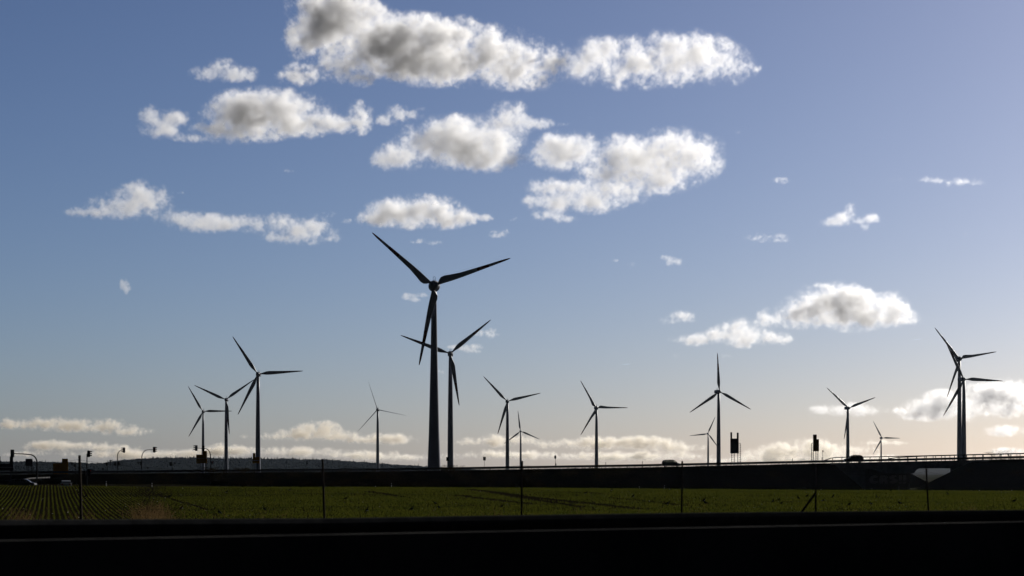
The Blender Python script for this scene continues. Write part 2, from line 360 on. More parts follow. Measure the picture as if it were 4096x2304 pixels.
def blades(name, spots, m, label, hmin, hmax, w=.004, spread=.12, lean=.3, seed=3, zf=None):
    """clumps of thin stalks: spots = [(X, D, n, radius)]"""
    rng = np.random.default_rng(seed); V = []
    for X, D, n, rad in spots:
        x = X + rng.normal(0, rad, n); y = D + rng.normal(0, rad * 1.5, n)
        z = land_h(x, y) if zf is None else zf(x, y)
        h = rng.uniform(hmin, hmax, n); a = rng.uniform(-.7, .7, n)
        lx = rng.normal(0, lean, n) * h; ly = rng.normal(0, lean, n) * h
        for q0, q1 in ((0, .55), (.55, 1.0)):
            def pt(q, s): return np.stack([x + lx * q * q + s * np.cos(a) * w * (1.4 - q), y + ly * q * q + s * np.sin(a) * w, z + h * q], 1)
            V.append(np.stack([pt(q0, -1), pt(q0, 1), pt(q1, 1), pt(q1, -1)], 1).reshape(-1, 3))
        # seed heads and leaves
        k = rng.uniform(.5, 1.0, n); s = rng.uniform(.015, .05, n)
        c = np.stack([x + lx * k * k, y + ly * k * k, z + h * k], 1); o1 = np.stack([rng.normal(0, 1, n) * s, rng.normal(0, 1, n) * s, rng.uniform(.3, 1.4, n) * s], 1); o2 = np.stack([w * 2 + 0 * s, 0 * s, .4 * s], 1)
        V.append(np.stack([c, c + o2, c + o1 + o2 * .5, c + o1], 1).reshape(-1, 3))
    V = np.concatenate(V); F = np.arange(len(V), dtype=np.int32).reshape(-1, 4)
    o = fast_mesh(name, V, F, m); tag(o, label, kind='stuff'); return o
def leafcloud(rng, c, r, n, s):
    u = rng.normal(0, 1, (n, 3)); u /= np.linalg.norm(u, axis=1)[:, None]; q = rng.random(n) ** .45
    p = np.array(c) + u * q[:, None] * np.array(r)
    a = rng.normal(0, 1, (n, 3)); a /= np.linalg.norm(a, axis=1)[:, None]; b = rng.normal(0, 1, (n, 3)); b /= np.linalg.norm(b, axis=1)[:, None]
    sz = (s * rng.uniform(.5, 1.4, n))[:, None]
    return np.stack([p - a * sz, p + b * sz * .6, p + a * sz], 1)
def build_scrub():
    rng = np.random.default_rng(21); V = []
    for i in range(150):
        px = rng.uniform(380, 2480) if i < 110 else rng.uniform(-50, 4100)
        if 3300 < px < 3850: continue
        zt = etop(px); t = rng.uniform(.15, .95); X = (px - 2048) * 505 / FPX
        z = zt * (1 - t); D = D0 - 1.7 * zt * t
        rr = rng.uniform(.8, 2.0); V.append(leafcloud(rng, (X, D, z + rr * .4), (rr * 1.5, rr, rr * .8), int(170 * rr), .16))
    V = np.concatenate(V).reshape(-1, 3); F = np.arange(len(V), dtype=np.int32).reshape(-1, 3)
    o = fast_mesh('undergrowth', V, F, M['scrub']); tag(o, 'dark autumn scrub on the slope of the bank', kind='stuff')
    # ragged grass along the lip of the bank
    sp = []
    for i in range(900):
        px = rng.uniform(0, 4100)
        if 3320 < px < 3820: continue
        sp.append(((px - 2048) * 514 / FPX, D0 + rng.uniform(-.5, .6), 8, .6))
    blades('grass', sp, M['scrub'], 'rough grass along the lip of the bank', .06, .24, w=.02, lean=.3, seed=8, zf=lambda x, y: np.interp(2048 + x / 514 * FPX, EX, [ZC + (HY - e) * 520 / FPX for e in EY]) - .03)
    sp = []
    def at(px, D, n, r): sp.append(((px - 2048) * D / FPX, D, n, r))
    for i in range(22): at(rng.uniform(535, 665), rng.uniform(62, 98), 24, .25)
    for i in range(4): at(rng.uniform(60, 130), rng.uniform(60, 80), 30, .2)
    for px in (330, 190, 1010): at(px, 60, 22, .25)
    for i in range(3): at(rng.uniform(3780, 3880), rng.uniform(62, 80), 26, .25)
    for i in range(26): at(rng.uniform(0, 4096), rng.uniform(58, 84), 8, .3)
    blades('dry_grass', sp, M['straw'], 'dry straw-coloured weeds by the fence', .25, .85, w=.0045, lean=.5, seed=5)
# ---------------------------------------------------------------- wind turbines
BL = {  # radius fraction, chord, thickness, offset of chord centre towards the trailing side
 'petal': [(.035,.030,.030,0), (.06,.034,.032,.002), (.085,.062,.03,.016), (.115,.086,.026,.027), (.16,.092,.02,.028), (.23,.082,.015,.020), (.35,.064,.011,.010), (.5,.053,.008,.007), (.565,.048,.007,.006), (.57,.048,.007,.006), (.715,.038,.005,.004), (.72,.037,.005,.004), (.845,.030,.004,.003), (.85,.030,.004,.003), (.93,.023,.003,.002), (.98,.014,.002,.001), (1.0,.004,.001,0)],
 'slender': [(.03,.026,.026,0), (.07,.027,.026,.001), (.12,.040,.022,.005), (.19,.066,.018,.009), (.25,.073,.015,.010), (.36,.066,.011,.007), (.5,.054,.008,.005), (.565,.049,.007,.004), (.57,.049,.007,.004), (.715,.037,.005,.003), (.72,.037,.005,.003), (.845,.027,.004,.002), (.85,.027,.004,.002), (.93,.020,.003,.001), (.98,.012,.002,.001), (1.0,.004,.001,0)]}
def blade_mb(kind, Rr, ang, bands, pitch):
    """blade in the rotor plane (x right, z up as seen), rotor axis along -y; ang counter-clockwise as seen from -y"""
    er = Vector((math.cos(ang), 0, math.sin(ang))); et = Vector((-math.sin(ang), 0, math.cos(ang))); ax = Vector((0, 1, 0))
    n = 12; vs = []; fs = []; mi = []; S_ = BL[kind]
    for r, c, t, o in S_:
        if kind == 'slender' and r > .09: c *= 1.14
        p = R(pitch + 13.0 * max(0, 1 - r * 1.6) ** 2)
        cdir = et * math.cos(p) + ax * math.sin(p); tdir = ax * math.cos(p) - et * math.sin(p)
        for k in range(n):
            a = 2 * math.pi * k / n; x = .5 * math.cos(a); y = .5 * math.sin(a) * (1 - .45 * math.cos(a) * (0 if r < .06 else 1))
            vs.append(er * (r * Rr) + cdir * ((x * c + o) * Rr) + tdir * (y * t * Rr))
    for i in range(len(S_) - 1):
        rm = .5 * (S_[i][0] + S_[i + 1][0]); m = 1 if bands and (.566 < rm < .718 or rm > .847) else 0
        for k in range(n):
            j = (k + 1) % n; fs.append((i * n + k, i * n + j, (i + 1) * n + j, (i + 1) * n + k)); mi.append(m)
    fs.append(tuple(range(n))); mi.append(0); fs.append(tuple((len(S_) - 1) * n + k for k in range(n))); mi.append(1 if bands else 0)
    b = MB(); b.v = [tuple(v) for v in vs]; b.f = fs; b.m = mi; return b
def turbine(hub, tips, wtop, wbot, kind, bands, label, group, pitch=0.0, flare=False, axisx=None, boxy=False):
    hx, hy = hub; T = [(x - hx, hy - y) for x, y in tips]
    Ry = math.sqrt(sum(t[1] ** 2 for t in T) / 1.5); Rx = math.sqrt(sum(t[0] ** 2 for t in T) / 1.5)
    Rp = max(Rx, Ry) if pitch == 0 else .5 * (Rx + Ry)
    psi = math.acos(min(1, Rx / Rp)) if Rx < Rp * .985 else 0.0
    D = 35.0 * FPX / Rp; m = D / FPX; Rr = 35.0
    # best single phase for the three blades
    A = [math.atan2(t[1], t[0] / max(.3, math.cos(psi))) for t in T]
    sc = [0, 0]
    for i, a in enumerate(A): sc[0] += math.cos(3 * a); sc[1] += math.sin(3 * a)
    ph = math.atan2(sc[1], sc[0]) / 3
    bx = axisx if axisx is not None else hx + (0.8 if not psi else -4)
    base = P(bx, HY, D); H = P(hx, hy, D).z
    t = empty('wind_turbine', (base.x, D, 0), label, 'wind turbine', group)
    rb, rt = wbot * m / 2, wtop * m / 2; top = H - (1.6 if kind == 'petal' else .9)
    zb = P(0, 1875, D).z
    if flare: prof = [(rb * 1.03, -.5), (rb, zb), (rb * .80, zb + (top - zb) * .2), (rb * .655, zb + (top - zb) * .42), (rb * .52, zb + (top - zb) * .65), (rt * 1.06, zb + (top - zb) * .93), (rt, top)]
    else: prof = [(rb * 1.02, -.5), (rb, zb), (rb * .93, zb + (top - zb) * .28), (rb * .82, zb + (top - zb) * .55), (rb * .70, zb + (top - zb) * .78), (rt, top)]
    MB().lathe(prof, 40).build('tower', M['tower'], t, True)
    ra = 2.2 if kind == 'petal' else 1.5
    off = -3.6
    yaw = psi if hx >= bx else -psi
    rot = Matrix.Rotation(-yaw if False else yaw, 4, 'Z')
    # nacelle
    if kind == 'petal':
        q = [(.6, -4.6 + 4.6), (1.7, .4), (2.35, 1.4), (2.55, 2.6), (2.4, 4.2), (1.9, 6.2), (1.1, 8.0), (.3, 8.9)]
        nac = MB().lathe(q, 28, (0, -2.4, H), axis='Y').build('nacelle', M['tower'], t, True)
    else:
        q = [(-1.55, -1.5), (-1.7, 0), (-1.55, 1.35), (-.6, 1.75), (.6, 1.75), (1.55, 1.35), (1.7, 0), (1.55, -1.5)]
        nac = MB().prism([(x * 1.05, z + H) for x, z in q], -1.9, 4.2).build('nacelle', M['tower'], t, False, .25)
    nac.rotation_euler = (0, 0, yaw)
    # lightning loop and wind vane on the roof
    e = MB(); zt = H + (2.5 if kind == 'petal' else 1.7)
    e.tube([(-.5, 1.5, zt - .3), (-.5, 1.5, zt + 1.1), (-.3, 1.5, zt + 1.6), (0, 1.5, zt + 1.8), (.3, 1.5, zt + 1.6), (.5, 1.5, zt + 1.1), (.5, 1.5, zt - .3)], .07, 6)
    e.tube([(0, 1.5, zt - .2), (0, 1.5, zt + .9)], .06, 6)
    wv = e.build('wind_vane', M['dark'], nac)
    hubp = Vector((math.sin(yaw) * -off * 1.0, off * math.cos(yaw), H)); hubp = Matrix.Rotation(yaw, 3, 'Z') @ Vector((0, off, 0)); hubp.z = H
    # shift whole top so the hub lands where the photo has it
    sx = (hx - 2048) * (D + hubp.y) / FPX - base.x
    hp = Vector((sx, hubp.y, H + 0)) ; nac.location = (sx - hubp.x, 0, 0)
    hb = MB()
    if kind == 'petal': hb.lathe([(.15, -2.5), (.8, -2.3), (1.5, -1.7), (1.95, -.9), (2.1, 0), (2.05, .8), (1.7, 1.1)], 28, axis='Y')
    else: hb.lathe([(.15, -1.9), (.7, -1.7), (1.2, -1.1), (1.45, -.3), (1.5, .5), (1.4, 1.4)], 28, axis='Y')
    h = hb.build('rotor_hub', M['tower'], t, True); h.location = hp; h.rotation_euler = (0, 0, yaw)
    for k in range(3):
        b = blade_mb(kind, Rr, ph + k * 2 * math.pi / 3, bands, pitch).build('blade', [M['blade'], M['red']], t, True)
        b.location = hp; b.rotation_euler = (0, 0, yaw)
    return t
GT = 'wind turbines standing in the fields beyond the road'
TURB = [
 ((1735.5,1144.5), [(1490,940),(2041.5,1039),(1676,1458)], 20, 53, 'petal', True, 'tallest and nearest wind turbine with thick flared tower and petal-rooted blades', 0, True),
 ((1031.3,1497), [(931.9,1346.8),(1214.3,1487.2),(955.5,1659.4)], 11.5, 20.5, 'slender', True, 'tallest of the three red-banded turbines in the left group', 0, False),
 ((904,1599), [(776.2,1542.6),(1015.5,1521.5),(918.2,1739.8)], 8.5, 16, 'slender', True, 'middle turbine of the left group with one blade hanging down its tower', 0, False),
 ((811.8,1645.8), [(755.5,1545.5),(930.2,1645.3),(758,1747)], 6, 12.5, 'slender', True, 'leftmost wind turbine of all, rising behind an amber sign', 0, False),
 ((1510,1638.6), [(1474.4,1525.8),(1628.9,1666.2),(1433.9,1728.8)], 7, 13, 'slender', False, 'lone turbine with very thin feathered unbanded blades left of the tallest one', 74, False),
 ((1801,1415.5), [(1963.4,1283.6),(1603.8,1342),(1839.6,1622.9)], 13.5, 24, 'slender', True, 'red-banded turbine just right of and behind the tallest one', 0, False),
 ((2029,1605.5), [(1936.7,1506.6),(2164.9,1576.8),(1996.1,1738.9)], 9, 15.5, 'slender', True, 'mid-sized banded turbine with a small turbine half hidden behind it', 0, False),
 ((2082,1725), [(2073,1642.5),(2160,1757.4),(2018.5,1774.2)], 5, 9, 'slender', False, 'small distant turbine just right of the mid-sized banded one', 0, False),
 ((2385.2,1631.7), [(2323.3,1522.3),(2511.3,1633.7),(2326.5,1740.7)], 8, 14.7, 'petal', True, 'solitary turbine with petal-rooted blades between the round sign and the first car', 0, False),
 ((2877.8,1567), [(2867.7,1412.6),(3011,1640),(2757.7,1649.5)], 10, 17.5, 'slender', True, 'banded turbine with one blade straight up, left of the black lattice sign', 0, False),
 ((2831.7,1734.7), [(2862.5,1662.8),(2754.9,1743.5),(2868,1784)], 4.6, 8.4, 'slender', False, 'small distant turbine just left of the upright-bladed banded one', 0, False),
 ((3395.2,1632.7), [(3303.6,1550.1),(3510,1591.9),(3381.2,1757)], 9, 15, 'slender', True, 'banded turbine rising behind the dark van on the bridge', 0, False),
 ((3528.4,1752), [(3491.6,1685.6),(3605.1,1755.2),(3491.6,1819.3)], 4, 7.2, 'slender', False, 'small distant turbine behind the bridge railing', 0, False),
 ((3838,1436.2), [(3733.9,1312.8),(3995.4,1412.4),(3792.2,1590)], 9.5, 20, 'petal', True, 'taller turbine of the pair at the right, with petal-rooted blades', 0, False),
 ((3855.9,1517.8), [(3775.6,1364.4),(4024.6,1527.3),(3773.4,1663.2)], 11, 20, 'slender', True, 'lower turbine of the pair at the right, in front of the taller', 0, False),
]
def build_turbines():
    for hub, tips, wt, wb, kd, bands, lb, pitch, fl in TURB:
        ax = {3838: 3837.5, 3855.9: 3855.4, 2877.8: 2874.5}.get(hub[0])
        turbine(hub, tips, wt, wb, kd, bands, lb, GT, pitch, fl, ax)
# ---------------------------------------------------------------- guardrails
def wbeam(path, name, m, parent, h=.31, out=(0, -1), smooth=False):
    """W profile swept along path (top centre points); out = horizontal direction the face looks to"""
    prof = [(0, 0), (.02, -.01), (.075, -.05), (.08, -.09), (.02, -.145), (.02, -.165), (.08, -.22), (.075, -.26), (.02, -.30), (0, -.31), (-.012, -.30), (-.012, -.01)]
    vs = []; n = len(prof); path = [Vector(p) for p in path]
    for i, p in enumerate(path):
        d = (path[min(i + 1, len(path) - 1)] - path[max(0, i - 1)]); d.z = 0; d.normalize(); o = Vector((d.y, -d.x, 0))
        if o.y > 0: o = -o
        for a, b in prof: vs.append(p + o * a + Vector((0, 0, b * h / .31)))
    fs = [(i * n + k, i * n + (k + 1) % n, (i + 1) * n + (k + 1) % n, (i + 1) * n + k) for i in range(len(path) - 1) for k in range(n)]
    fs += [tuple(range(n)), tuple((len(path) - 1) * n + k for k in range(n))]
    return MB().add(vs, fs).build(name, m, parent)
def guardrail(pts, spacing, label, m, hgt=.75, group='steel guardrails beside the roads', maxn=100, pw=.05, ground=None, beam=.31, pm=None):
    pts = [Vector(p) for p in pts]
    o = pts[0]; r = empty('guardrail', o, label, 'guardrail', group)
    wbeam([p - o for p in pts], 'rail', m, r, beam)
    L_ = [0]
    for a, b in zip(pts, pts[1:]): L_.append(L_[-1] + (b - a).length)
    n = min(maxn, int(L_[-1] / spacing)); src = None
    for i in range(n):
        s = (i + .5) * spacing
        p = Vector([float(np.interp(s, L_, [q[k] for q in pts])) for k in range(3)]) - o
        if src is None:
            src = MB().box((-pw, .015, -hgt - .1), (pw, .10, -.04)).build('post', pm or m, r)
            src.location = p
        else:
            c = src.copy(); COL.objects.link(c); c.parent = r; c.location = p
    return r
def rail_pts(x0, x1, D, dy=0, n=40):
    out = []
    for i in range(n + 1):
        px = x0 + (x1 - x0) * i / n; X = (px - 2048) * D / FPX
        out.append((X, D, etop(2048 + X / 520 * FPX) + .86 + dy))
    return out
def build_rails():
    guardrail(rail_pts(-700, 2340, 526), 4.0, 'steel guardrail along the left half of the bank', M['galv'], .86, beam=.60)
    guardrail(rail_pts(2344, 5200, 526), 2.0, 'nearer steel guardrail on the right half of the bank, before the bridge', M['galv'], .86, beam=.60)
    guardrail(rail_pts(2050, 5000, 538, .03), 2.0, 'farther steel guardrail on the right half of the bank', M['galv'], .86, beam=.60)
    # small bright rails of the slip road at the left
    def pp(l): return [P(x, y, D) for x, y, D in l]
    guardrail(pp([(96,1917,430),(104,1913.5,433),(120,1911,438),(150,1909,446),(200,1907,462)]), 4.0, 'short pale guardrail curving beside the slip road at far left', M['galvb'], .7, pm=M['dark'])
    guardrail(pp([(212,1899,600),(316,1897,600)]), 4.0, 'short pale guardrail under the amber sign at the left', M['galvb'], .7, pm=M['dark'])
# ---------------------------------------------------------------- bridge
def build_bridge():
    X = lambda px, D: (px - 2048) * D / FPX
    t = empty('bridge', P(3560, 1850, 520), 'low concrete motorway bridge with graffiti on its abutment', 'bridge'); o = t.location
    def pr(pts, y0, y1): return MB().prism([(P(x, y, 520).x - o.x, P(x, y, 520).z - o.z) for x, y in pts], y0 - o.y, y1 - o.y)
    pr([(3306,1852.5),(3930,1839.8),(3930,1850),(3306,1861)], D0 - .6, D0 + .2).build('fascia', M['concrete'], t)
    pr([(3320,1854.8),(3925,1842.6),(4160,1836.8),(4160,1874),(3800,1872.5),(3660,1874),(3648,1880),(3640,1893),(3520,1893),(3476,1876),(3340,1874)], D0 + .6, D1 - .4).build('deck', M['concrete'], t)
    # left abutment: front wall, then the inner face running back to the right under the skewed deck
    def wall(a, b, z0, z1, th, name, m=M['concrete']):
        a = Vector(a); b = Vector(b); d = (b - a).normalized(); nn = Vector((-d.y, d.x)) * th
        q = [a, b, b + nn, a + nn]; vs = [(p.x - o.x, p.y - o.y, z0 - o.z) for p in q] + [(p.x - o.x, p.y - o.y, z1 - o.z) for p in q]
        return MB().add(vs, [(0,1,2,3),(4,5,6,7),(0,1,5,4),(1,2,6,5),(2,3,7,6),(3,0,4,7)]).build(name, m, t)
    zt = P(3400, 1868, 520).z
    wall((X(3325, 517), 517.5), (X(3462, 517), 517.5), .0, zt, 2.5, 'abutment')
    a = (X(3462, 517), 517.5); b = (X(3640, 538), 538.5)
    ab = wall(a, b, 0, zt - .3, 2.5, 'abutment')
    wall((X(3806, 517), 518.5), (X(3806, 517) + 21, 539.5), .0, P(0,1860,520).z, -2.5, 'abutment')
    # graffiti: bubble letters in a row on the inner face of the abutment
    A = Vector((a[0], a[1])); B = Vector((b[0], b[1])); d = (B - A).normalized(); nn = Vector((d.y, -d.x))
    def W(s, z, off): p = A + d * s + nn * off; return (p.x - o.x, p.y - o.y, z - o.z)
    Lw = (B - A).length; zb = P(0, 1936, 528).z; zt2 = P(0, 1899, 528).z; gh = zt2 - zb
    C_ = [(.98,.78),(.85,.95),(.55,1),(.2,.9),(.02,.6),(.02,.3),(.2,.06),(.6,0),(.95,.1),(1,.3),(.8,.4),(.5,.36),(.42,.52),(.55,.66),(.8,.6)]
    R_ = [(.05,.02),(0,.5),(.08,.95),(.5,1),(.9,.9),(.98,.68),(.8,.5),(.98,.2),(.92,.02),(.66,.0),(.5,.3),(.4,.02)]
    S_ = [(.95,.78),(.75,.98),(.3,1),(.02,.78),(.1,.5),(.5,.4),(.1,.34),(.03,.1),(.4,-.01),(.85,.06),(1,.33),(.82,.54),(.5,.64)]
    E_ = [(.1,.36),(0,.7),(.12,.98),(.5,1.02),(.88,.98),(1,.7),(.9,.36),(.5,.30)]
    D_ = [(.1,.02),(0,.14),(.12,.26),(.5,.28),(.9,.24),(1,.12),(.86,.0),(.5,-.03)]
    LET = [(0, 1.45, [C_]), (1.5, 1.45, [R_, [(.42,.62),(.55,.72),(.62,.62)]]), (3.0, 1.45, [S_]), (4.5, .62, [E_, D_]), (5.15, .62, [E_, D_])]
    g = MB(); fl = MB(); s0 = Lw * .08; lw = Lw * .118
    lw = Lw * .146
    for u0, uw, strokes in LET:
        for j, st in enumerate(strokes):
            st = [(u0 + x * uw, z) for x, z in st]
            if j == 0 or strokes[0] is E_:
                vs = [W(s0 + x * lw, zb + z * gh, .015) for x, z in st]; fl.add(vs, [tuple(range(len(vs)))])
                st = st + [st[0]]
            g.tube([W(s0 + x * lw, zb + z * gh, .03) for x, z in st], .06, 5)
    fl.build('graffiti_fill', M['graffill'], ab); g.build('graffiti_outline', M['graf'], ab)
    # deck railing, nearer side: top rail that sweeps down at its left end, uprights
    for D, lb in ((528.0, 'nearer'), (540.0, 'farther')):
        sh = 0 if D < 530 else 235
        x0 = 3296 + sh; pts = []
        tops = [(x0, 1842), (x0 + 12, 1838.5), (x0 + 28, 1832.5), (x0 + 52, 1829.6), (3500 + sh * .5, 1827.5), (3700, 1823), (3900, 1818), (4100, 1813), (4800, 1800)]
        tops = [(x, y + (0 if D < 530 else 1.2)) for x, y in tops]
        r = empty('railing', P(tops[0][0], tops[0][1], D), ('nearer' if D < 530 else 'farther') + ' tubular steel railing along the bridge deck, its left end sweeping down', 'railing', 'bridge railings')
        q = [P(x, y, D) - r.location for x, y in tops]
        MB().tube(q, .12, 6).build('handrail', M['galv'], r)
        xs = np.arange(x0 + 34, 4790, 37.5 if D < 530 else 33.5); src = None
        for x in xs:
            y = interp(x, [a for a, _ in tops], [b for _, b in tops]); tp = P(x, y, D); h = tp.z - etop(2048 + tp.x / 520 * FPX)
            if src is None: src = MB().box((-.09, -.05, -1.7), (.09, .05, 0)).build('post', M['galv'], r); c = src
            else: c = src.copy(); COL.objects.link(c); c.parent = r
            c.location = tp - r.location; c.scale = (1, 1, (h + .02) / 1.7)
    # grassed cone behind the opening
    q = [(3560,1871),(3640,1893),(3702,1926),(3720,1945),(3560,1960)]
    m = MB().prism([(P(x, y, 546).x, P(x, y, 546).z) for x, y in q], 545, 575).build('embankment', M['verge']); tag(m, 'grassy slope seen through the bridge opening', kind='structure')
# ---------------------------------------------------------------- signs and signals
def lattice(b, xa, xb, yt, yb, D, step=9.0, w=.05, top=0.0):
    """lattice mast between photo columns xa, xb from row yt to yb"""
    A = P(xa, yt + top, D); Bt = P(xb, yt, D); z0 = P(xa, yb, D).z
    b.tube([(A.x, D, A.z), (A.x, D, z0)], w, 5); b.tube([(Bt.x, D, Bt.z), (Bt.x, D, z0)], w, 5)
    b.tube([(A.x, D + .4, A.z), (A.x, D + .4, z0)], w, 5); b.tube([(Bt.x, D + .4, Bt.z), (Bt.x, D + .4, z0)], w, 5)
    z = min(A.z, Bt.z); dz = step * D / FPX; k = 0
    if top: b.tube([(A.x, D, A.z), (Bt.x, D, Bt.z)], w, 5)
    while z > z0 + dz * .3:
        b.tube([(A.x, D, z), (Bt.x, D, z)], w * .7, 4); zz = max(z0, z - dz)
        b.tube([(A.x, D, z), (Bt.x, D, zz)] if k % 2 == 0 else [(A.x, D, z), (Bt.x, D, zz)], w * .6, 4)
        z -= dz; k += 1
def gantry_sign(rects, legs, D, m, label, lines=(), base=None, rounded=.08):
    x, y = rects[0][0], rects[0][3]; o = P(x, y, D)
    t = empty('direction_sign', o, label, 'sign', 'large direction signs on lattice legs')
    for (x0, y0, x1, y1) in rects:
        a = P(x0, y1, D) - o; b = P(x1, y0, D) - o
        p = MB().box((a.x, -.05, a.z), (b.x, .05, b.z)).build('panel', m, t, False, rounded)
        # stiffening rails on the back
        q = MB(); nr = max(1, int((b.z - a.z) / 1.0))
        for i in range(nr): zz = a.z + (i + .5) * (b.z - a.z) / nr; q.box((a.x + .05, .06, zz - .05), (b.x - .05, .16, zz + .05))
        q.build('stiffener', M['galv'], p)
    for (x0, x1, y) in lines:
        a = P(x0, y, D) - o; b = P(x1, y, D) - o
        MB().box((a.x, -.075, a.z - .04), (b.x, -.055, a.z + .04)).build('white_line', M['signw'], t)
    for l in legs:
        q = MB(); lattice(q, l[0], l[1], l[2], l[3], D + .35, l[4] if len(l) > 4 else 9.0, top=(l[5] if len(l) > 5 else 0))
        q.v = [(v[0] - o.x, v[1] - o.y, v[2] - o.z) for v in q.v]; q.build('leg', M['galv'], t)
    return t
def signal_head(parent, o, x, y0, y1, D, face):
    """three-lens signal head between rows y0..y1 at column x. face: 'R','L' side view, 'F' front/back"""
    c = P(x, (y0 + y1) / 2, D) - o; h = (y1 - y0) * D / FPX; w = h * .40
    b = MB(); b.box((c.x - w / 2, -w * .55, c.z - h / 2), (c.x + w / 2, w * .3, c.z + h / 2))
    hd = b.build('signal_head', M['dark'], parent, False, .03)
    s = {'R': 1, 'L': -1, 'F': 0}[face]
    for i in range(3):
        z = c.z + h * (1 / 3 - i / 3) * .97; q = MB(); r = w * .42
        if s:
            pts = [(c.x + s * w * .45, 0, z), (c.x + s * w * 1.15, 0, z)]
            vs = []; n = 8
            for xx, rr, dz in ((c.x + s * w * .45, r, 0), (c.x + s * w * 1.25, r * .9, -h * .015)):
                for k in range(n + 1): a = math.pi * k / n; vs.append((xx, rr * math.cos(a) - w * .12, z + dz + rr * math.sin(a)))
            vs2 = [(v[0], v[1] * .9, v[2] - .03 - abs(v[2] - z) * .1) for v in vs]; k = n + 1
            fs = [(i_, i_ + 1, i_ + 1 + k, i_ + k) for i_ in range(n)] + [(0, n, n + k, k)]
            q.add(vs, fs); q.build('visor', M['dark'], hd)
            MB().lathe([(r * .8, 0), (r * .8, .03)], 12, (c.x + s * w * .5, -w * .12, z), axis='X').build('lens', M['redlens'] if i == 0 else M['dark'], hd)
        else:
            q.lathe([(r, 0), (r * 1.02, -.22), (r * .9, -.22), (r * .88, 0)], 12, (c.x, -w * .5, z), axis='Y'); q.build('visor', M['dark'], hd)
    return hd
def pole_thing(name, path, D, label, cat, group, r=.09, m=None):
    o = P(path[0][0], path[0][1], D); t = empty(name, o, label, cat, group)
    pts = [P(x, y, D) - o for x, y in path]
    rs = [1.12 * r * (1.15 - .45 * i / max(1, len(pts) - 1)) for i in range(len(pts))]
    MB().tube(pts, rs, 8).build('pole', m or M['galv'], t, True); return t, o
def tri_sign(parent, o, x0, x1, y0, y1, D, hollow=True, name='sign_plate'):
    a = P(x0, y0, D) - o; b = P(x1, y0, D) - o; c = P((x0 + x1) / 2, y1, D) - o
    if hollow:
        cen = (a + b + c) / 3; q = MB()
        out = [a, b, c]; inn = [p + (cen - p) * .34 for p in out]; vs = [(p.x, -.03, p.z) for p in out + inn] + [(p.x, .02, p.z) for p in out + inn]
        fs = []
        for i in range(3): j = (i + 1) % 3; fs += [(i, j, j + 3, i + 3), (i + 6, j + 6, j + 9, i + 9), (i, j, j + 6, i + 6), (i + 3, j + 3, j + 9, i + 9)]
        q.add(vs, fs); pl = q.build(name, M['signback'], parent)
        ii = [p + (cen - p) * .36 for p in out]; MB().prism([(p.x, p.z) for p in ii], -.01, .0).build('sign_face', M['signback'], pl)
    else: MB().prism([(p.x, p.z) for p in (a, b, c)], -.03, .02).build(name, M['signback'], parent)
def arc(x0, y0, x1, y1, n=7):
    """quarter curve from the vertical at (x0,y0) to the horizontal at (x1,y1)"""
    return [(x0 + (x1 - x0) * (1 - math.cos(i / n * math.pi / 2)), y0 + (y1 - y0) * math.sin(i / n * math.pi / 2)) for i in range(n + 1)]
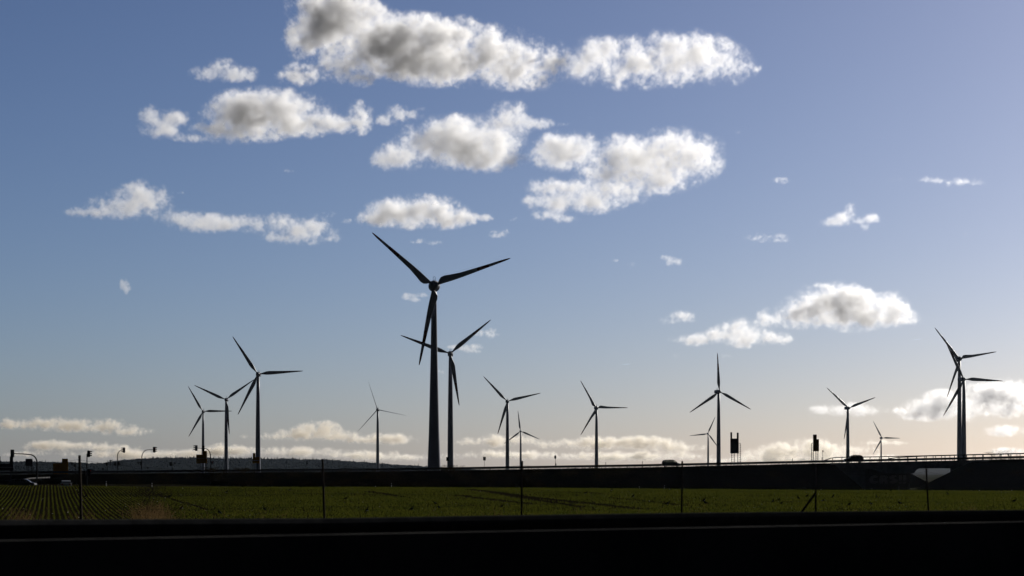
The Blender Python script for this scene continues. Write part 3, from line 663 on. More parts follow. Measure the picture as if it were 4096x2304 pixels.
def build_signals():
    G = 'traffic lights on poles at the left junction'; DL = 420.0; DR = 560.0
    t, o = pole_thing('traffic_light', [(148, 1943)] + arc(148, 1850, 118, 1818) + [(90, 1815.5), (57, 1814.5)], DL, 'leftmost traffic light, its arm curving left to a large dark head', 'traffic light', G, .13)
    hd = signal_head(t, o, 49, 1800, 1828, DL, 'F')
    a = P(42, 1829, DL) - o; b = P(56.5, 1798.5, DL) - o; MB().box((a.x, .1, a.z), (b.x, .14, b.z)).build('backing_board', M['dark'], t, False, .05)
    signal_head(t, o, 147, 1883, 1899, DL, 'F')
    t, o = pole_thing('traffic_light', [(348, 1943), (348, 1880), (348, 1815)], DL, 'straight traffic light pole just right of a fence post, head facing right', 'traffic light', G, .13)
    signal_head(t, o, 355.5, 1803, 1828, DL, 'R')
    b = MB(); q = [P(x, y, DL) - o for x, y in ((349, 1816), (350, 1802.5), (357, 1802.5))]; b.tube(q, .04, 5); q = [P(x, y, DL) - o for x, y in ((348, 1828), (356, 1828))]; b.tube(q, .04, 5); b.build('bracket', M['galv'], t)
    signal_head(t, o, 357, 1876, 1905, DL, 'R'); signal_head(t, o, 339, 1883, 1902, DL, 'L')
    t, o = pole_thing('traffic_light', [(470, 1897)] + arc(470, 1828, 484, 1801.5) + [(490, 1800.5)], DR, 'hooked traffic light leaning right, third from the left', 'traffic light', G, .10)
    signal_head(t, o, 496.5, 1790, 1811, DR, 'L'); signal_head(t, o, 475, 1848, 1862, DR, 'R'); signal_head(t, o, 461, 1848, 1862, DR, 'L')
    t, o = pole_thing('traffic_light', [(567, 1896)] + arc(567, 1832, 590, 1799.5) + [(600, 1799), (612, 1798.6)], DR, 'hooked traffic light leaning right, fourth from the left', 'traffic light', G, .10)
    signal_head(t, o, 617, 1787.5, 1810, DR, 'R'); signal_head(t, o, 564, 1847, 1862, DR, 'F'); tri_sign(t, o, 548, 560, 1848.5, 1859, DR)
    t, o = pole_thing('traffic_light', [(842.5, 1883)] + arc(842.5, 1828, 822, 1795) + [(805, 1793), (790, 1792.4)], DR, 'traffic light arching left with two heads above an amber sign', 'traffic light', G, .11)
    signal_head(t, o, 785.5, 1781, 1803.5, DR, 'L'); signal_head(t, o, 813.5, 1783, 1805, DR, 'F'); signal_head(t, o, 848, 1843.5, 1858, DR, 'R')
    t, o = pole_thing('traffic_light', [(689, 1889), (689, 1865), (689, 1841)], DR, 'short traffic light post with triangle sign in front of the forest', 'traffic light', G, .08)
    signal_head(t, o, 684, 1848, 1864, DR, 'L'); tri_sign(t, o, 694, 704, 1849, 1861, DR)
    t, o = pole_thing('traffic_light', [(430, 1897), (430, 1870), (430, 1841)], DR, 'thin post carrying a small signal head and a down-pointing triangle', 'traffic light', G, .08)
    signal_head(t, o, 428, 1849, 1863, DR, 'L'); tri_sign(t, o, 437, 448, 1840, 1853, DR, False)
    b = MB(); b.tube([P(430, 1855, DR) - o, P(442, 1855, DR) - o], .04, 5); b.tube([P(443, 1852, DR) - o, P(443, 1865, DR) - o], .07, 5); b.build('bracket', M['galv'], t)
    t, o = pole_thing('traffic_light', [(302.5, 1896), (302.5, 1870), (302.5, 1846)], DR, 'thin post with triangle sign left of the leftmost fence post', 'traffic light', G, .08)
    signal_head(t, o, 300.5, 1857, 1869, DR, 'L'); tri_sign(t, o, 282, 295, 1851, 1863, DR, False)
    b = MB(); b.tube([P(289, 1861, DR) - o, P(302, 1861, DR) - o], .04, 5); b.tube([P(289, 1862, DR) - o, P(289, 1896, DR) - o], .035, 5); b.build('bracket', M['galv'], t)
    # small signs
    GS = 'small road signs on single posts'
    def small(path, D, label, fn, r=.05):
        t, o = pole_thing('road_sign', path, D, label, 'sign', GS, r); fn(t, o); return t
    def rect(x0, y0, x1, y1, D, m=None): 
        def f(t, o):
            a = P(x0, y1, D) - o; b = P(x1, y0, D) - o; MB().box((a.x, -.06, a.z), (b.x, -.02, b.z)).build('sign_plate', m or M['signback'], t, False, .04)
        return f
    def disc(x, y, r, D, sx=1.0):
        def f(t, o):
            c = P(x, y, D) - o; rr = r * D / FPX
            MB().prism([(c.x + rr * sx * math.cos(k * math.pi / 12), c.z + rr * math.sin(k * math.pi / 12)) for k in range(24)], -.06, -.02).build('sign_plate', M['signback'], t)
        return f
    small([(164, 1943), (164, 1886)], DL, 'give-way sign low beside the leftmost traffic light', lambda t, o: tri_sign(t, o, 154, 175, 1885, 1897, DL, False))
    small([(592, 1896), (592, 1868)], DR, 'small round sign in front of the forest at the left', disc(592, 1872.5, 4.3, DR))
    small([(411, 1900), (411, 1872)], DR, 'small tilted ring-shaped sign near the third traffic light', disc(411, 1876.5, 4.0, DR))
    def diamond(t, o):
        c = P(1227.5, 1854, DR) - o; r = 7 * DR / FPX; MB().prism([(c.x, c.z + r), (c.x + r * .62, c.z), (c.x, c.z - r), (c.x - r * .62, c.z)], -.06, -.02).build('sign_plate', M['signback'], t)
        c = P(1227.5, 1845, DR) - o; r = 2.8 * DR / FPX; MB().prism([(c.x + r * math.cos(k * math.pi / 6), c.z + r * math.sin(k * math.pi / 6)) for k in range(12)], -.06, -.02).build('sign_plate', M['signback'], t)
    small([(1227.5, 1889), (1227.5, 1844)], DR, 'diamond-shaped priority sign topped by a small disc, before the forest', diamond)
    small([(1789.5, 1885), (1789.5, 1842)], DR, 'rectangular sign overlapping the tower right of the tallest turbine', rect(1785, 1828.5, 1795.5, 1843.5, DR), .06)
    small([(1937.5, 1882), (1937.5, 1840)], DR, 'upright rectangular sign standing clear against the sky', rect(1932.5, 1827, 1943.2, 1841.8, DR), .045)
    t = small([(2221.5, 1876), (2221.5, 1822)], 548.0, 'oval-looking round sign on a thin post above the guardrail', disc(2221, 1828.6, 7.6, 548.0, .56))
    o = t.location; a = P(2221.5, 1862, 548.0) - o; b = P(2225.5, 1853.5, 548.0) - o; MB().box((a.x, -.05, a.z), (b.x, .1, b.z)).build('reflector', M['signback'], t)
    small([(3291, 1850), (3291, 1805)], 548.0, 'tiny square sign on a tall thin post left of the bridge railing', rect(3287.8, 1802, 3294.3, 1806.6, 548.0), .06)
    # large signs
    gantry_sign([(-60, 1854.5, 53, 1883), (-8, 1825, 2, 1854.5), (39, 1826, 53, 1854.5)], [(41, 43, 1883, 1943, 14)], DL, M['signback'], 'large dark direction sign cut by the left edge, two uprights above', [(-60, 53, 1869)])
    gantry_sign([(102, 1835, 130, 1864)], [(107, 115, 1864, 1897), (125, 132, 1864, 1897)], DR, M['signback'], 'small dark square sign on lattice legs at the far left')
    gantry_sign([(213, 1854, 272, 1897), (248, 1834.5, 272, 1854)], [(220, 226, 1897, 1906), (258, 264, 1897, 1906)], 540.0, M['amber'], 'large amber direction sign with raised right half, left of a fence post')
    gantry_sign([(785, 1818.5, 828, 1853), (812, 1803.5, 828, 1818.5)], [(792, 800, 1853, 1887), (822, 828, 1853, 1887)], 570.0, M['amber'], 'amber direction sign beneath the two-headed traffic light', [(785, 828, 1833.3)])
    gantry_sign([(1011, 1828, 1037.5, 1853.5), (1011, 1812.5, 1021.5, 1828)], [(1008, 1016, 1844, 1887), (1030, 1036, 1853.5, 1887)], 570.0, M['amber'], 'narrow amber direction sign in front of the left group\'s tallest tower', [(1011, 1037.5, 1841.5)])
    gantry_sign([(2921, 1754, 2954.8, 1813.5), (2921.3, 1729, 2928.6, 1754), (2947, 1730.5, 2954.8, 1754)], [(2926, 2938.5, 1813.5, 1862, 8), (2950.5, 2962.8, 1775, 1862, 8, -6)], 555.0, M['dark'], 'black direction sign with two horns on top, on lattice legs')
    gantry_sign([(3252, 1738, 3267, 1805), (3267, 1756.5, 3276, 1805)], [(3246, 3255, 1768, 1850, 7, 6), (3263.5, 3272.3, 1805, 1850, 7)], 555.0, mat('brown_sign_sheet', (.07, .028, .004), .6, var=.1), 'stepped dark brown direction sign on lattice legs near the bridge')
    # reflector posts on the bank and at its foot
    for x, y, w in ((1671, 1863.5, 'before the tallest turbine\'s tower'), (1828, 1859.5, 'right of the tallest turbine'), (1118, 1873.5, 'left of the diamond sign'), (2423, 1848.5, 'right of the solitary petal-bladed turbine'), (2569.5, 1845, 'left of the first car'), (3169.5, 1832.5, 'between the black and brown signs'), (3288, 1829, 'beside the tiny square sign')):
        p = P(x, y, 548.0); t = MB().box((-.07, -.05, -2.6), (.07, .05, 0)).build('marker_post', M['signback'], None, False, .03, p)
        tag(t, 'dark marker post above the guardrail, ' + w, 'marker post', 'roadside marker posts')
    for i, (x, y) in enumerate(((425, 1925), (608, 1932), (1502, 1944), (1566, 1933), (2557, 1946), (2658, 1942), (3284, 1957), (3488, 1953), (3596, 1947), (4047, 1960))):
        D = 330.0; p = P(x, y, D); h = .95
        t = MB().box((-.06, -.05, -1.6), (.06, .05, 0)).build('marker_post', M['signw'], None, False, .02, p)
        MB().box((-.063, -.054, -.28), (.063, .054, -.12)).build('reflector', M['dark'], t)
        tag(t, ['leftmost', 'second', 'third', 'fourth', 'fifth', 'sixth', 'seventh', 'eighth', 'ninth', 'rightmost'][i] + ' short pale marker post at the far edge of the green field', 'marker post', 'pale marker posts at the field edge')
# ---------------------------------------------------------------- cars
def car(loc, Lc, H, W_, face, shape, paint, label, yaw=0.0, seats=True, glass='glass'):
    """side-view car, nose towards +x (face=1) or -x; origin on the road under its middle"""
    t = empty('car', loc, label, 'car', 'cars on the roads', yaw); f = face
    s = Lc; belt = .58 * H
    if shape == 'mpv':
        body = [(-.5,.16),(-.5,.42),(-.485,.58),(.18,.60),(.30,.555),(.44,.47),(.49,.36),(.5,.20),(.47,.13),(.40,.12),(-.40,.12),(-.47,.13)]
        roof = [(-.485,.58),(-.44,.86),(-.40,.95),(-.30,.985),(-.05,1.0),(.08,.985),(.17,.90),(.33,.565)]
        wins = [[(-.45,.63),(-.415,.86),(-.29,.90),(-.29,.63)], [(-.27,.63),(-.27,.905),(-.06,.92),(-.06,.62)], [(-.04,.62),(-.04,.92),(.075,.905),(.14,.845),(.235,.64)]]
    else:
        body = [(-.5,.18),(-.5,.50),(-.485,.60),(.20,.61),(.34,.585),(.46,.50),(.495,.36),(.5,.20),(.47,.15),(.40,.14),(-.40,.14),(-.47,.15)]
        roof = [(-.485,.60),(-.46,.80),(-.40,.95),(-.30,.99),(-.02,1.0),(.10,.96),(.28,.62)]
        wins = [[(-.45,.66),(-.43,.84),(-.27,.90),(-.27,.66)], [(-.25,.66),(-.25,.905),(-.06,.915),(-.06,.66)], [(-.04,.66),(-.04,.915),(.07,.90),(.20,.67)]]
    sx = lambda p: [(x * s * f, z * H) for x, z in p]
    MB().prism(sx(body), -W_ / 2, W_ / 2).build('body', paint, t, False, .05)
    # greenhouse: two side frames with window openings left open, closed by a roof skin
    gw = W_ * .42
    q = MB(); R_ = sx(roof); vs = []
    for x, z in R_: vs += [(x, -gw, z), (x, gw, z)]
    k = len(R_); fs = []
    inner = [(x, -gw * .96, z - .05) for x, z in R_] + []
    # roof skin between the a-pillar top and the rear
    lo = 1; hi = k - 2
    top = R_[lo:hi + 1]; n = len(top)
    q.prism(top + [(x * .985, z - .075 * H) for x, z in reversed(top)], -gw, gw); q.build('roof', paint, t, False, .02)
    fr = MB()
    def strip(a, b, w=.05, y=gw):
        a = Vector((a[0], 0, a[1])); b = Vector((b[0], 0, b[1])); fr.tube([a + Vector((0, y, 0)), b + Vector((0, y, 0))], w * .55, 6)
    for y in (-gw, gw):
        strip(R_[0], R_[1], .12, y); strip(R_[-1], R_[-2], .07, y)
        for wdw in ((wins[0][3], wins[0][2]), (wins[1][3], wins[1][2])):
            a, b = sx([wdw[0], wdw[1]]); strip((a[0], a[1] - .1), (b[0], b[1] + .06), .13, y)
    lowb = [R_[0], (R_[0][0] * .99, .665 * H), (R_[-1][0] * .86 if shape == 'mpv' else R_[-1][0] * .8, .665 * H), R_[-1]]
    for y in (-gw, gw): fr.prism(lowb, y - .03, y + .03)
    for y in (-gw, gw): fr.prism([R_[0], R_[1], (R_[1][0] + f * .05 * s, R_[1][1]), (R_[0][0] + f * .06 * s, R_[0][1])], y - .035, y + .035)
    fr.build('window_pillar', paint, t)
    for wdw in wins:
        for y in (-gw + .01, gw - .01):
            v = sx(wdw); MB().add([(x, y, z) for x, z in v], [tuple(range(len(v)))]).build('side_window', M[glass], t)
    a, b = R_[-1], R_[-2]; MB().add([(a[0], -gw, a[1]), (a[0], gw, a[1]), (b[0], gw, b[1]), (b[0], -gw, b[1])], [(0, 1, 2, 3)]).build('windscreen', M['glass'], t)
    if seats:
        for x in (-.16, .06):
            for y in (-.38, .38):
                b = MB(); b.box((x * s * f - .09, y - .24, .3 * H), (x * s * f + .07, y + .24, .72 * H)); b.box((x * s * f - .06, y - .13, .74 * H), (x * s * f + .04, y + .13, .84 * H)); b.build('seat', M['dark'], t, False, .04)
    for x in (-.32, .31):
        for y in (-W_ / 2 + .12, W_ / 2 - .12):
            w = MB().lathe([(.10, -.11), (.28, -.11), (.325, -.08), (.325, .08), (.28, .11), (.10, .11)], 20, (x * s * f, y, .325), axis='Y').build('wheel', M['rubber'], t, True)
            MB().lathe([(.02, -.12), (.20, -.115), (.21, -.09), (.21, .09), (.20, .115), (.02, .12)], 14, (x * s * f, y, .325), axis='Y').build('rim', M['carsilver'], w)
    for y in (-W_ / 2 + .22, W_ / 2 - .22):
        MB().box((min(.455 * s * f, .492 * s * f), y - .16, .36 * H), (max(.455 * s * f, .492 * s * f), y + .16, .46 * H)).build('headlight', M['lens'], t, False, .03)
        MB().box((min(-.503 * s * f, -.48 * s * f), y - .14, .42 * H), (max(-.503 * s * f, -.48 * s * f), y + .14, .56 * H)).build('tail_light', M['redlens'], t, False, .02)
        yy = math.copysign(W_ / 2 + .09, y); b = MB(); b.box((.17 * s * f - .06, yy - .09, .60 * H), (.17 * s * f + .06, yy + .09, .68 * H)); b.box((.17 * s * f - .02, min(yy, yy - math.copysign(.2, yy)), .60 * H), (.17 * s * f + .02, max(yy, yy - math.copysign(.2, yy)), .62 * H)); b.build('wing_mirror', paint, t, False, .02)
    return t
def build_cars():
    def on(px, D): X = (px - 2048) * D / FPX; return (X, D, etop(2048 + X / 520 * FPX) + .01)
    car(on(2685, 518), 4.85, 1.84, 1.8, 1, 'mpv', M['carpaint'], 'dark estate car with see-through windows driving right along the bank')
    c = car(on(3414, 519), 5.05, 1.98, 1.9, -1, 'suv', M['carpaint'], 'dark tall car with roof rails driving left over the bridge', seats=False, glass='darkglass')
    b = MB(); 
    for y in (-.62, .62): b.tube([(-.1, y, 1.93), (0, y, 2.02), (1.6, y, 2.02), (1.75, y, 1.93)], .03, 5)
    b.build('roof_rail', M['dark'], c)
    p = P(92, 1945.5, 350); g = land_h(p.x, 350.0)
    car((p.x, 350, p.z), 4.5, 1.32, 1.75, 1, 'mpv', M['carpaint'], 'dark car half hidden by the field edge at the far left', seats=False)
    p = P(264.5, 1952, 345); car((p.x, 345, p.z), 4.3, 1.30, 1.72, 1, 'suv', M['carsilver'], 'pale-roofed car seen end-on beyond the crop rows', yaw=R(102.6), seats=False)
    tag(MB().add([(-130, 335, P(0, 1957, 345).z), (-50, 335, P(0, 1957, 345).z), (-55, 365, P(0, 1955, 360).z), (-135, 365, P(0, 1955, 360).z)], [(0, 1, 2, 3)]).build('road', M['asphalt']), 'slip road behind the crest of the field', kind='structure')
# ---------------------------------------------------------------- fence
def build_fence():
    FX = [318, 1290, 2089, 2729, 3263, 3705]; FT = [1821, 1836, 1844, 1844, 1858, 1874]; FB = [325, 1297, 2086, 2727, 3263, 3713]
    Dk = lambda k: 42.0 * (1 + .12 * k)
    def top(k):
        if 0 <= k <= 5: return P(FX[k], FT[k], Dk(k))
        D = Dk(k); x = (-1730 + 881 * k) / (1 + .12 * k) + 2048; return P(x, 1812 if k < 0 else min(1889, 1874 + 3 * (k - 5)), D)
    o = top(0); t = empty('fence', (o.x, o.y, o.z - 1.5), 'thin wire fence on plain posts along the near side of the green field', 'fence'); o = t.location
    tops = {}
    for k in range(-2, 11):
        p = top(k); tops[k] = p; fb = (FB[k] - FX[k]) * p.y / FPX * 1.0 if 0 <= k <= 5 else 0
        lean = fb / (1.35)
        b = MB(); w = .024; z1 = p.z; z0 = z1 - 1.75
        vs = []
        for zz, l in ((z0, lean * 1.75), (z1, 0)): vs += [(p.x - o.x + l - w, p.y - o.y - w, zz - o.z), (p.x - o.x + l + w, p.y - o.y - w, zz - o.z), (p.x - o.x + l + w, p.y - o.y + w, zz - o.z), (p.x - o.x + l - w, p.y - o.y + w, zz - o.z)]
        b.add(vs, [(0,3,2,1),(4,5,6,7),(0,1,5,4),(1,2,6,5),(2,3,7,6),(3,0,4,7)])
        b.build('post', M['post'], t, False, .006)
        if k == 4:
            a = P(3261, 1974, p.y - .05) - o; c = P(3196, 2062, p.y - .1) - o; MB().tube([a, c], .035, 8).build('brace', M['post'], t)
    for w, (dz, sag) in enumerate(((-.10, .20), (-.46, .05), (-.80, .06), (-1.12, .04))):
        b = MB()
        for k in range(-2, 10):
            A = tops[k] + Vector((0, 0, dz)); B = tops[k + 1] + Vector((0, 0, dz)); pts = []
            for i in range(9):
                u = i / 8; q = A.lerp(B, u); q.z -= sag * 4 * u * (1 - u) + .008 * math.sin(i * 2.3 + k + w); pts.append(q - o)
            b.tube(pts, .0028, 4)
        b.build('wire', M['dark'], t)
# ---------------------------------------------------------------- foreground barriers
def build_near():
    pts = []
    for i in range(31):
        u = -.9 + 2.8 * i / 30; px = 4096 * u; y = interp(px, [-3700, -1200, 0, 1300, 2100, 2730, 3260, 4096, 5200, 7800], [2130, 2092, 2079, 2073, 2060, 2051, 2046, 2039, 2028, 2005])
        D = 19.0 + 5.2 * u; pts.append(P(px, y, D))
    r = guardrail(pts, 2.0, 'dark steel guardrail on the far side of the near carriageway', M['galv'], .75, pw=.06)
    # second beam below on the same posts, closing the view as in the photograph
    o = r.location; wbeam([p - o - Vector((0, 0, .40)) for p in pts], 'rail', M['galv'], r)
    # concrete barrier between the carriageways
    V = []; prof = [(-.30, 0), (-.30, .10), (-.16, .32), (-.09, .80), (.09, .80), (.16, .32), (.30, .10), (.30, 0)]
    n = len(prof); N_ = 30
    for i in range(N_ + 1):
        u = -.9 + 2.8 * i / N_; px = 4096 * u; y = 2162 - 76 * u; D = 13.3 + 5.1 * u; p = P(px, y, D)
        for a, b in prof: V.append((p.x + a * .5, p.y + a, p.z - .80 + b + (0 if b > .01 else -.15)))
    F = [(i * n + k, i * n + (k + 1) % n, (i + 1) * n + (k + 1) % n, (i + 1) * n + k) for i in range(N_) for k in range(n)]
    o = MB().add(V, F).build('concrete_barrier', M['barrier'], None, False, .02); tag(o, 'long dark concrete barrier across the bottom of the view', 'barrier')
    # outer shoulder and a screen of the near guardrail close to the camera
    pts = [P(px, 2330 - 8 * (px / 4096), 8.5 + 2.2 * px / 4096) for px in np.linspace(-1400, 5600, 24)]
# ---------------------------------------------------------------- lapwings
ORD = ['first', 'second', 'third', 'fourth', 'fifth', 'sixth', 'seventh', 'eighth', 'ninth', 'tenth', 'eleventh', 'twelfth', 'thirteenth', 'fourteenth', 'fifteenth', 'sixteenth', 'seventeenth', 'eighteenth', 'nineteenth', 'twentieth', 'twenty-first', 'twenty-second', 'twenty-third', 'twenty-fourth', 'twenty-fifth', 'twenty-sixth', 'twenty-seventh', 'twenty-eighth', 'twenty-ninth', 'thirtieth', 'thirty-first', 'thirty-second']
def bird_mesh(pitch):
    """one continuous lapwing: tail, round body, neck, head with bill and crest; beak towards +x"""
    sp = [(-.185,.135,.006,.014), (-.14,.142,.010,.022), (-.10,.150,.030,.035), (-.05,.157,.048,.048), (.0,.160,.058,.054), (.045,.168,.052,.050), (.075,.190,.036,.036), (.09,.215,.026,.027), (.10,.240,.028,.027), (.125,.248,.022,.021), (.145,.243,.009,.009), (.17,.238,.0035,.0035)]
    n = 12; V = []; F = []; mi = []
    for i, (x, z, rz, ry) in enumerate(sp):
        for k in range(n):
            a = 2 * math.pi * k / n; V.append((x, ry * math.cos(a), z + rz * math.sin(a)))
    for i in range(len(sp) - 1):
        for k in range(n):
            j = (k + 1) % n; F.append((i * n + k, i * n + j, (i + 1) * n + j, (i + 1) * n + k))
            mi.append(1 if (k >= 7 and k <= 10 and 1 < i < 5) else 0)
    F.append(tuple(range(n))); mi.append(0); F.append(tuple((len(sp) - 1) * n + k for k in range(n))); mi.append(0)
    b = MB(); b.v = V; b.f = F; b.m = mi
    b.tube([(.09, 0, .262), (.06, 0, .285), (.035, 0, .305)], [.006, .004, .002], 5)
    for y in (-.018, .018):
        b.tube([(.0, y, .115), (-.012, y, .062), (.0, y, .0)], [.008, .0045, .004], 5); b.tube([(.0, y, .004), (.03, y, .002)], .004, 4)
    c, s = math.cos(pitch), math.sin(pitch)
    b.v = [(x * c - (z - .16) * s if z > .1 else x, y, (z - .16) * c + x * s + .16 if z > .1 else z) for x, y, z in b.v]
    me = bpy.data.meshes.new('lapwing'); me.from_pydata(b.v, [], b.f); me.materials.append(M['feather']); me.materials.append(M['belly'])
    me.polygons.foreach_set('material_index', b.m); me.polygons.foreach_set('use_smooth', [True] * len(b.f)); me.update()
    return me
BIRDS = [(344,1996,1),(680,1997,1),(726,2046,1),(906,1978,1),(878,2064,-1),(1057,2048,-1),(1160,1968,1),(1383,2005,1),(1468,2053,1),(1647,2050,1),(1740,2024,-1),(1755,2040,-1),(2009,2036,1),(2344,1982,1),(2446,1969,1),(2532,1996,1),(2678,1964,-1),(2671,2026,1),(2816,2014,1),(2822,2024,-1),(3092,2015,1),(3116,2008,1),(3126,2023,1),(3193,2002,-1),(3229,1994,1),(3292,2013,1),(3332,1996,1),(3398,2029,1),(3483,2026,-1),(3506,1995,-1),(3564,1970,1),(3599,2025,-1),(3790,1984,-1),(3917,1968,1),(4057,2016,1)]
def build_birds():
    me = [bird_mesh(p) for p in (.35, .1, .55)]; B = sorted(BIRDS); d = np.arange(84, 176, .25)
    words = ORD + ['thirty-third', 'thirty-fourth', 'thirty-fifth']
    for i, (x, y, f) in enumerate(B):
        z = land_h((x - 2048) * d / FPX, d); yy = HY - (z - ZC) * FPX / d
        j = int(np.argmin(np.abs(yy - y))); D = float(d[j]); p = ((x - 2048) * D / FPX, D, float(z[j]) + .02)
        o = bpy.data.objects.new('lapwing', me[i % 3]); COL.objects.link(o); o.location = p
        o.rotation_euler = (0, 0, R(rnd.uniform(-35, 35) + (0 if f > 0 else 180))); o.scale = [rnd.uniform(.9, 1.15)] * 3
        tag(o, 'crested dark bird facing %s on the crop, %s lapwing from the left' % ('right' if f > 0 else 'left', words[i]), 'bird', 'lapwings standing in the green field')
# ---------------------------------------------------------------- shrubs on the bank, wisps, haze
def shrub(px, py, D, w, h, n, label, twiggy=False, seed=1):
    rng = np.random.default_rng(seed); p = P(px, py, D); t = empty('shrub', p, label, 'shrub', 'shrubs along the road bank')
    b = MB(); tips = []; sw = .4 if h < 1.05 else 1.0
    for i in range(10 if twiggy else 7):
        a = rng.uniform(-1, 1); q = [Vector((0, 0, -.3))]; L_ = h * rng.uniform(.7, 1.0)
        for k in range(1, 5): q.append(Vector((a * w * .5 * (k / 4) ** 1.2 + rng.normal(0, .04), rng.normal(0, .25) * k / 4 * w, L_ * k / 4)))
        b.tube(q, [v * sw for v in (.035, .028, .02, .014, .008)], 5); tips += q[2:]
        for k in (2, 3):
            s = q[k] + Vector((rng.normal(0, .25) * w * .5, rng.normal(0, .2) * w * .5, L_ * rng.uniform(.1, .3))); b.tube([q[k], s], [.012, .005], 4); tips.append(s)
    b.build('stem', M['twig'], t)
    V = np.concatenate([leafcloud(rng, tuple(c), (w * .16, w * .16, h * .12), n, .06) for c in tips]).reshape(-1, 3)
    o = fast_mesh('foliage', V, np.arange(len(V)).reshape(-1, 3), M['scrub']); o.parent = t
def build_rest():
    shrub(3985, 1836, 530, 5.5, 2.3, 60, 'leafy shrub growing through the railing right of the paired turbines', seed=2)
    shrub(4040, 1833, 530, 4.0, 2.6, 10, 'bare twiggy shrub behind the railing near the right edge', True, seed=3)
    shrub(1210, 1890, 530, 2.4, 1.1, 70, 'small bush at the guardrail left of the diamond sign', seed=4)
    shrub(845, 1895, 516, 4, 1.6, 90, 'bush below the two-headed traffic light', seed=5)
    shrub(970, 1893, 516, 4.5, 1.5, 90, 'bush below the narrow amber sign', seed=6)
    shrub(1806, 1903, 511, 6, 2.6, 200, 'round dark bush below the guardrail right of the tallest turbine', seed=7)
    #shrub(3212, 2062, 78, .8, 1.0, 2, 'thin weedy sapling beside the braced fence post', True, seed=9)
    def vol(name, V, F, dens, label, aniso):
        m = bpy.data.materials.new(name); m.use_nodes = True; t = m.node_tree; t.nodes.clear(); o = t.nodes.new('ShaderNodeOutputMaterial')
        v = t.nodes.new('ShaderNodeVolumePrincipled'); v.inputs['Density'].default_value = dens; v.inputs['Anisotropy'].default_value = aniso
        v.inputs['Color'].default_value = (.66, .80, 1, 1); t.links.new(v.outputs[0], o.inputs['Volume'])
        o = MB().add(V, F).build(name, m); tag(o, label, kind='stuff'); return o
    # vapour trails: slim cones of thin cloud far away
    for (xa, ya, xb, yb, lb) in ((3637, 1361.5, 3687, 1355.5, 'short vapour trail in the right sky'), (2474, 1459.5, 2522, 1455.5, 'short vapour trail in the middle of the sky')):
        D = 14000.0; a = P(xa, ya, D); b = P(xb, yb, D); q = MB().tube([a, a.lerp(b, .4), a.lerp(b, .8), b], [.6, 1.6, 2.2, .9], 8); vol('contrail', q.v, q.f, .12, lb, .5)
    q = MB().box((-13000, -120, -1), (13000, 20800, 150)); vol('haze', q.v, q.f, HAZE, 'thin haze over the plain', .6)
HAZE = 0.55e-5
# ---------------------------------------------------------------- clouds: real volumes, kilometres away
def cloud_noise(rng, shp, sc, beta, k0=1.0 / 260.0):
    kx = np.fft.fftfreq(shp[0]) / sc[0]; ky = np.fft.fftfreq(shp[1]) / sc[1]; kz = np.fft.rfftfreq(shp[2]) / sc[2]
    k = np.sqrt(kx[:, None, None] ** 2 + ky[None, :, None] ** 2 + kz[None, None, :] ** 2)
    amp = (k * k + k0 * k0) ** (-beta / 4.0)
    f = np.fft.rfftn(rng.standard_normal(shp).astype(np.float32)) * amp
    n = np.fft.irfftn(f, s=shp)
    return (n / n.std()).astype(np.float32)

def cloud_mat(name, k, g, col):
    m = bpy.data.materials.new(name); m.use_nodes = True
    t = m.node_tree; t.nodes.clear()
    o = t.nodes.new('ShaderNodeOutputMaterial'); v = t.nodes.new('ShaderNodeVolumePrincipled')
    a = t.nodes.new('ShaderNodeAttribute'); a.attribute_name = 'density'
    mu = t.nodes.new('ShaderNodeMath'); mu.operation = 'MULTIPLY'; mu.inputs[1].default_value = k
    t.links.new(a.outputs['Fac'], mu.inputs[0]); t.links.new(mu.outputs[0], v.inputs['Density'])
    v.inputs['Density Attribute'].default_value = ''
    v.inputs['Color'].default_value = col; v.inputs['Anisotropy'].default_value = g
    t.links.new(v.outputs[0], o.inputs['Volume'])
    m.cycles.volume_step_rate = 1.0 if hasattr(m.cycles, 'volume_step_rate') else 1.0
    return m

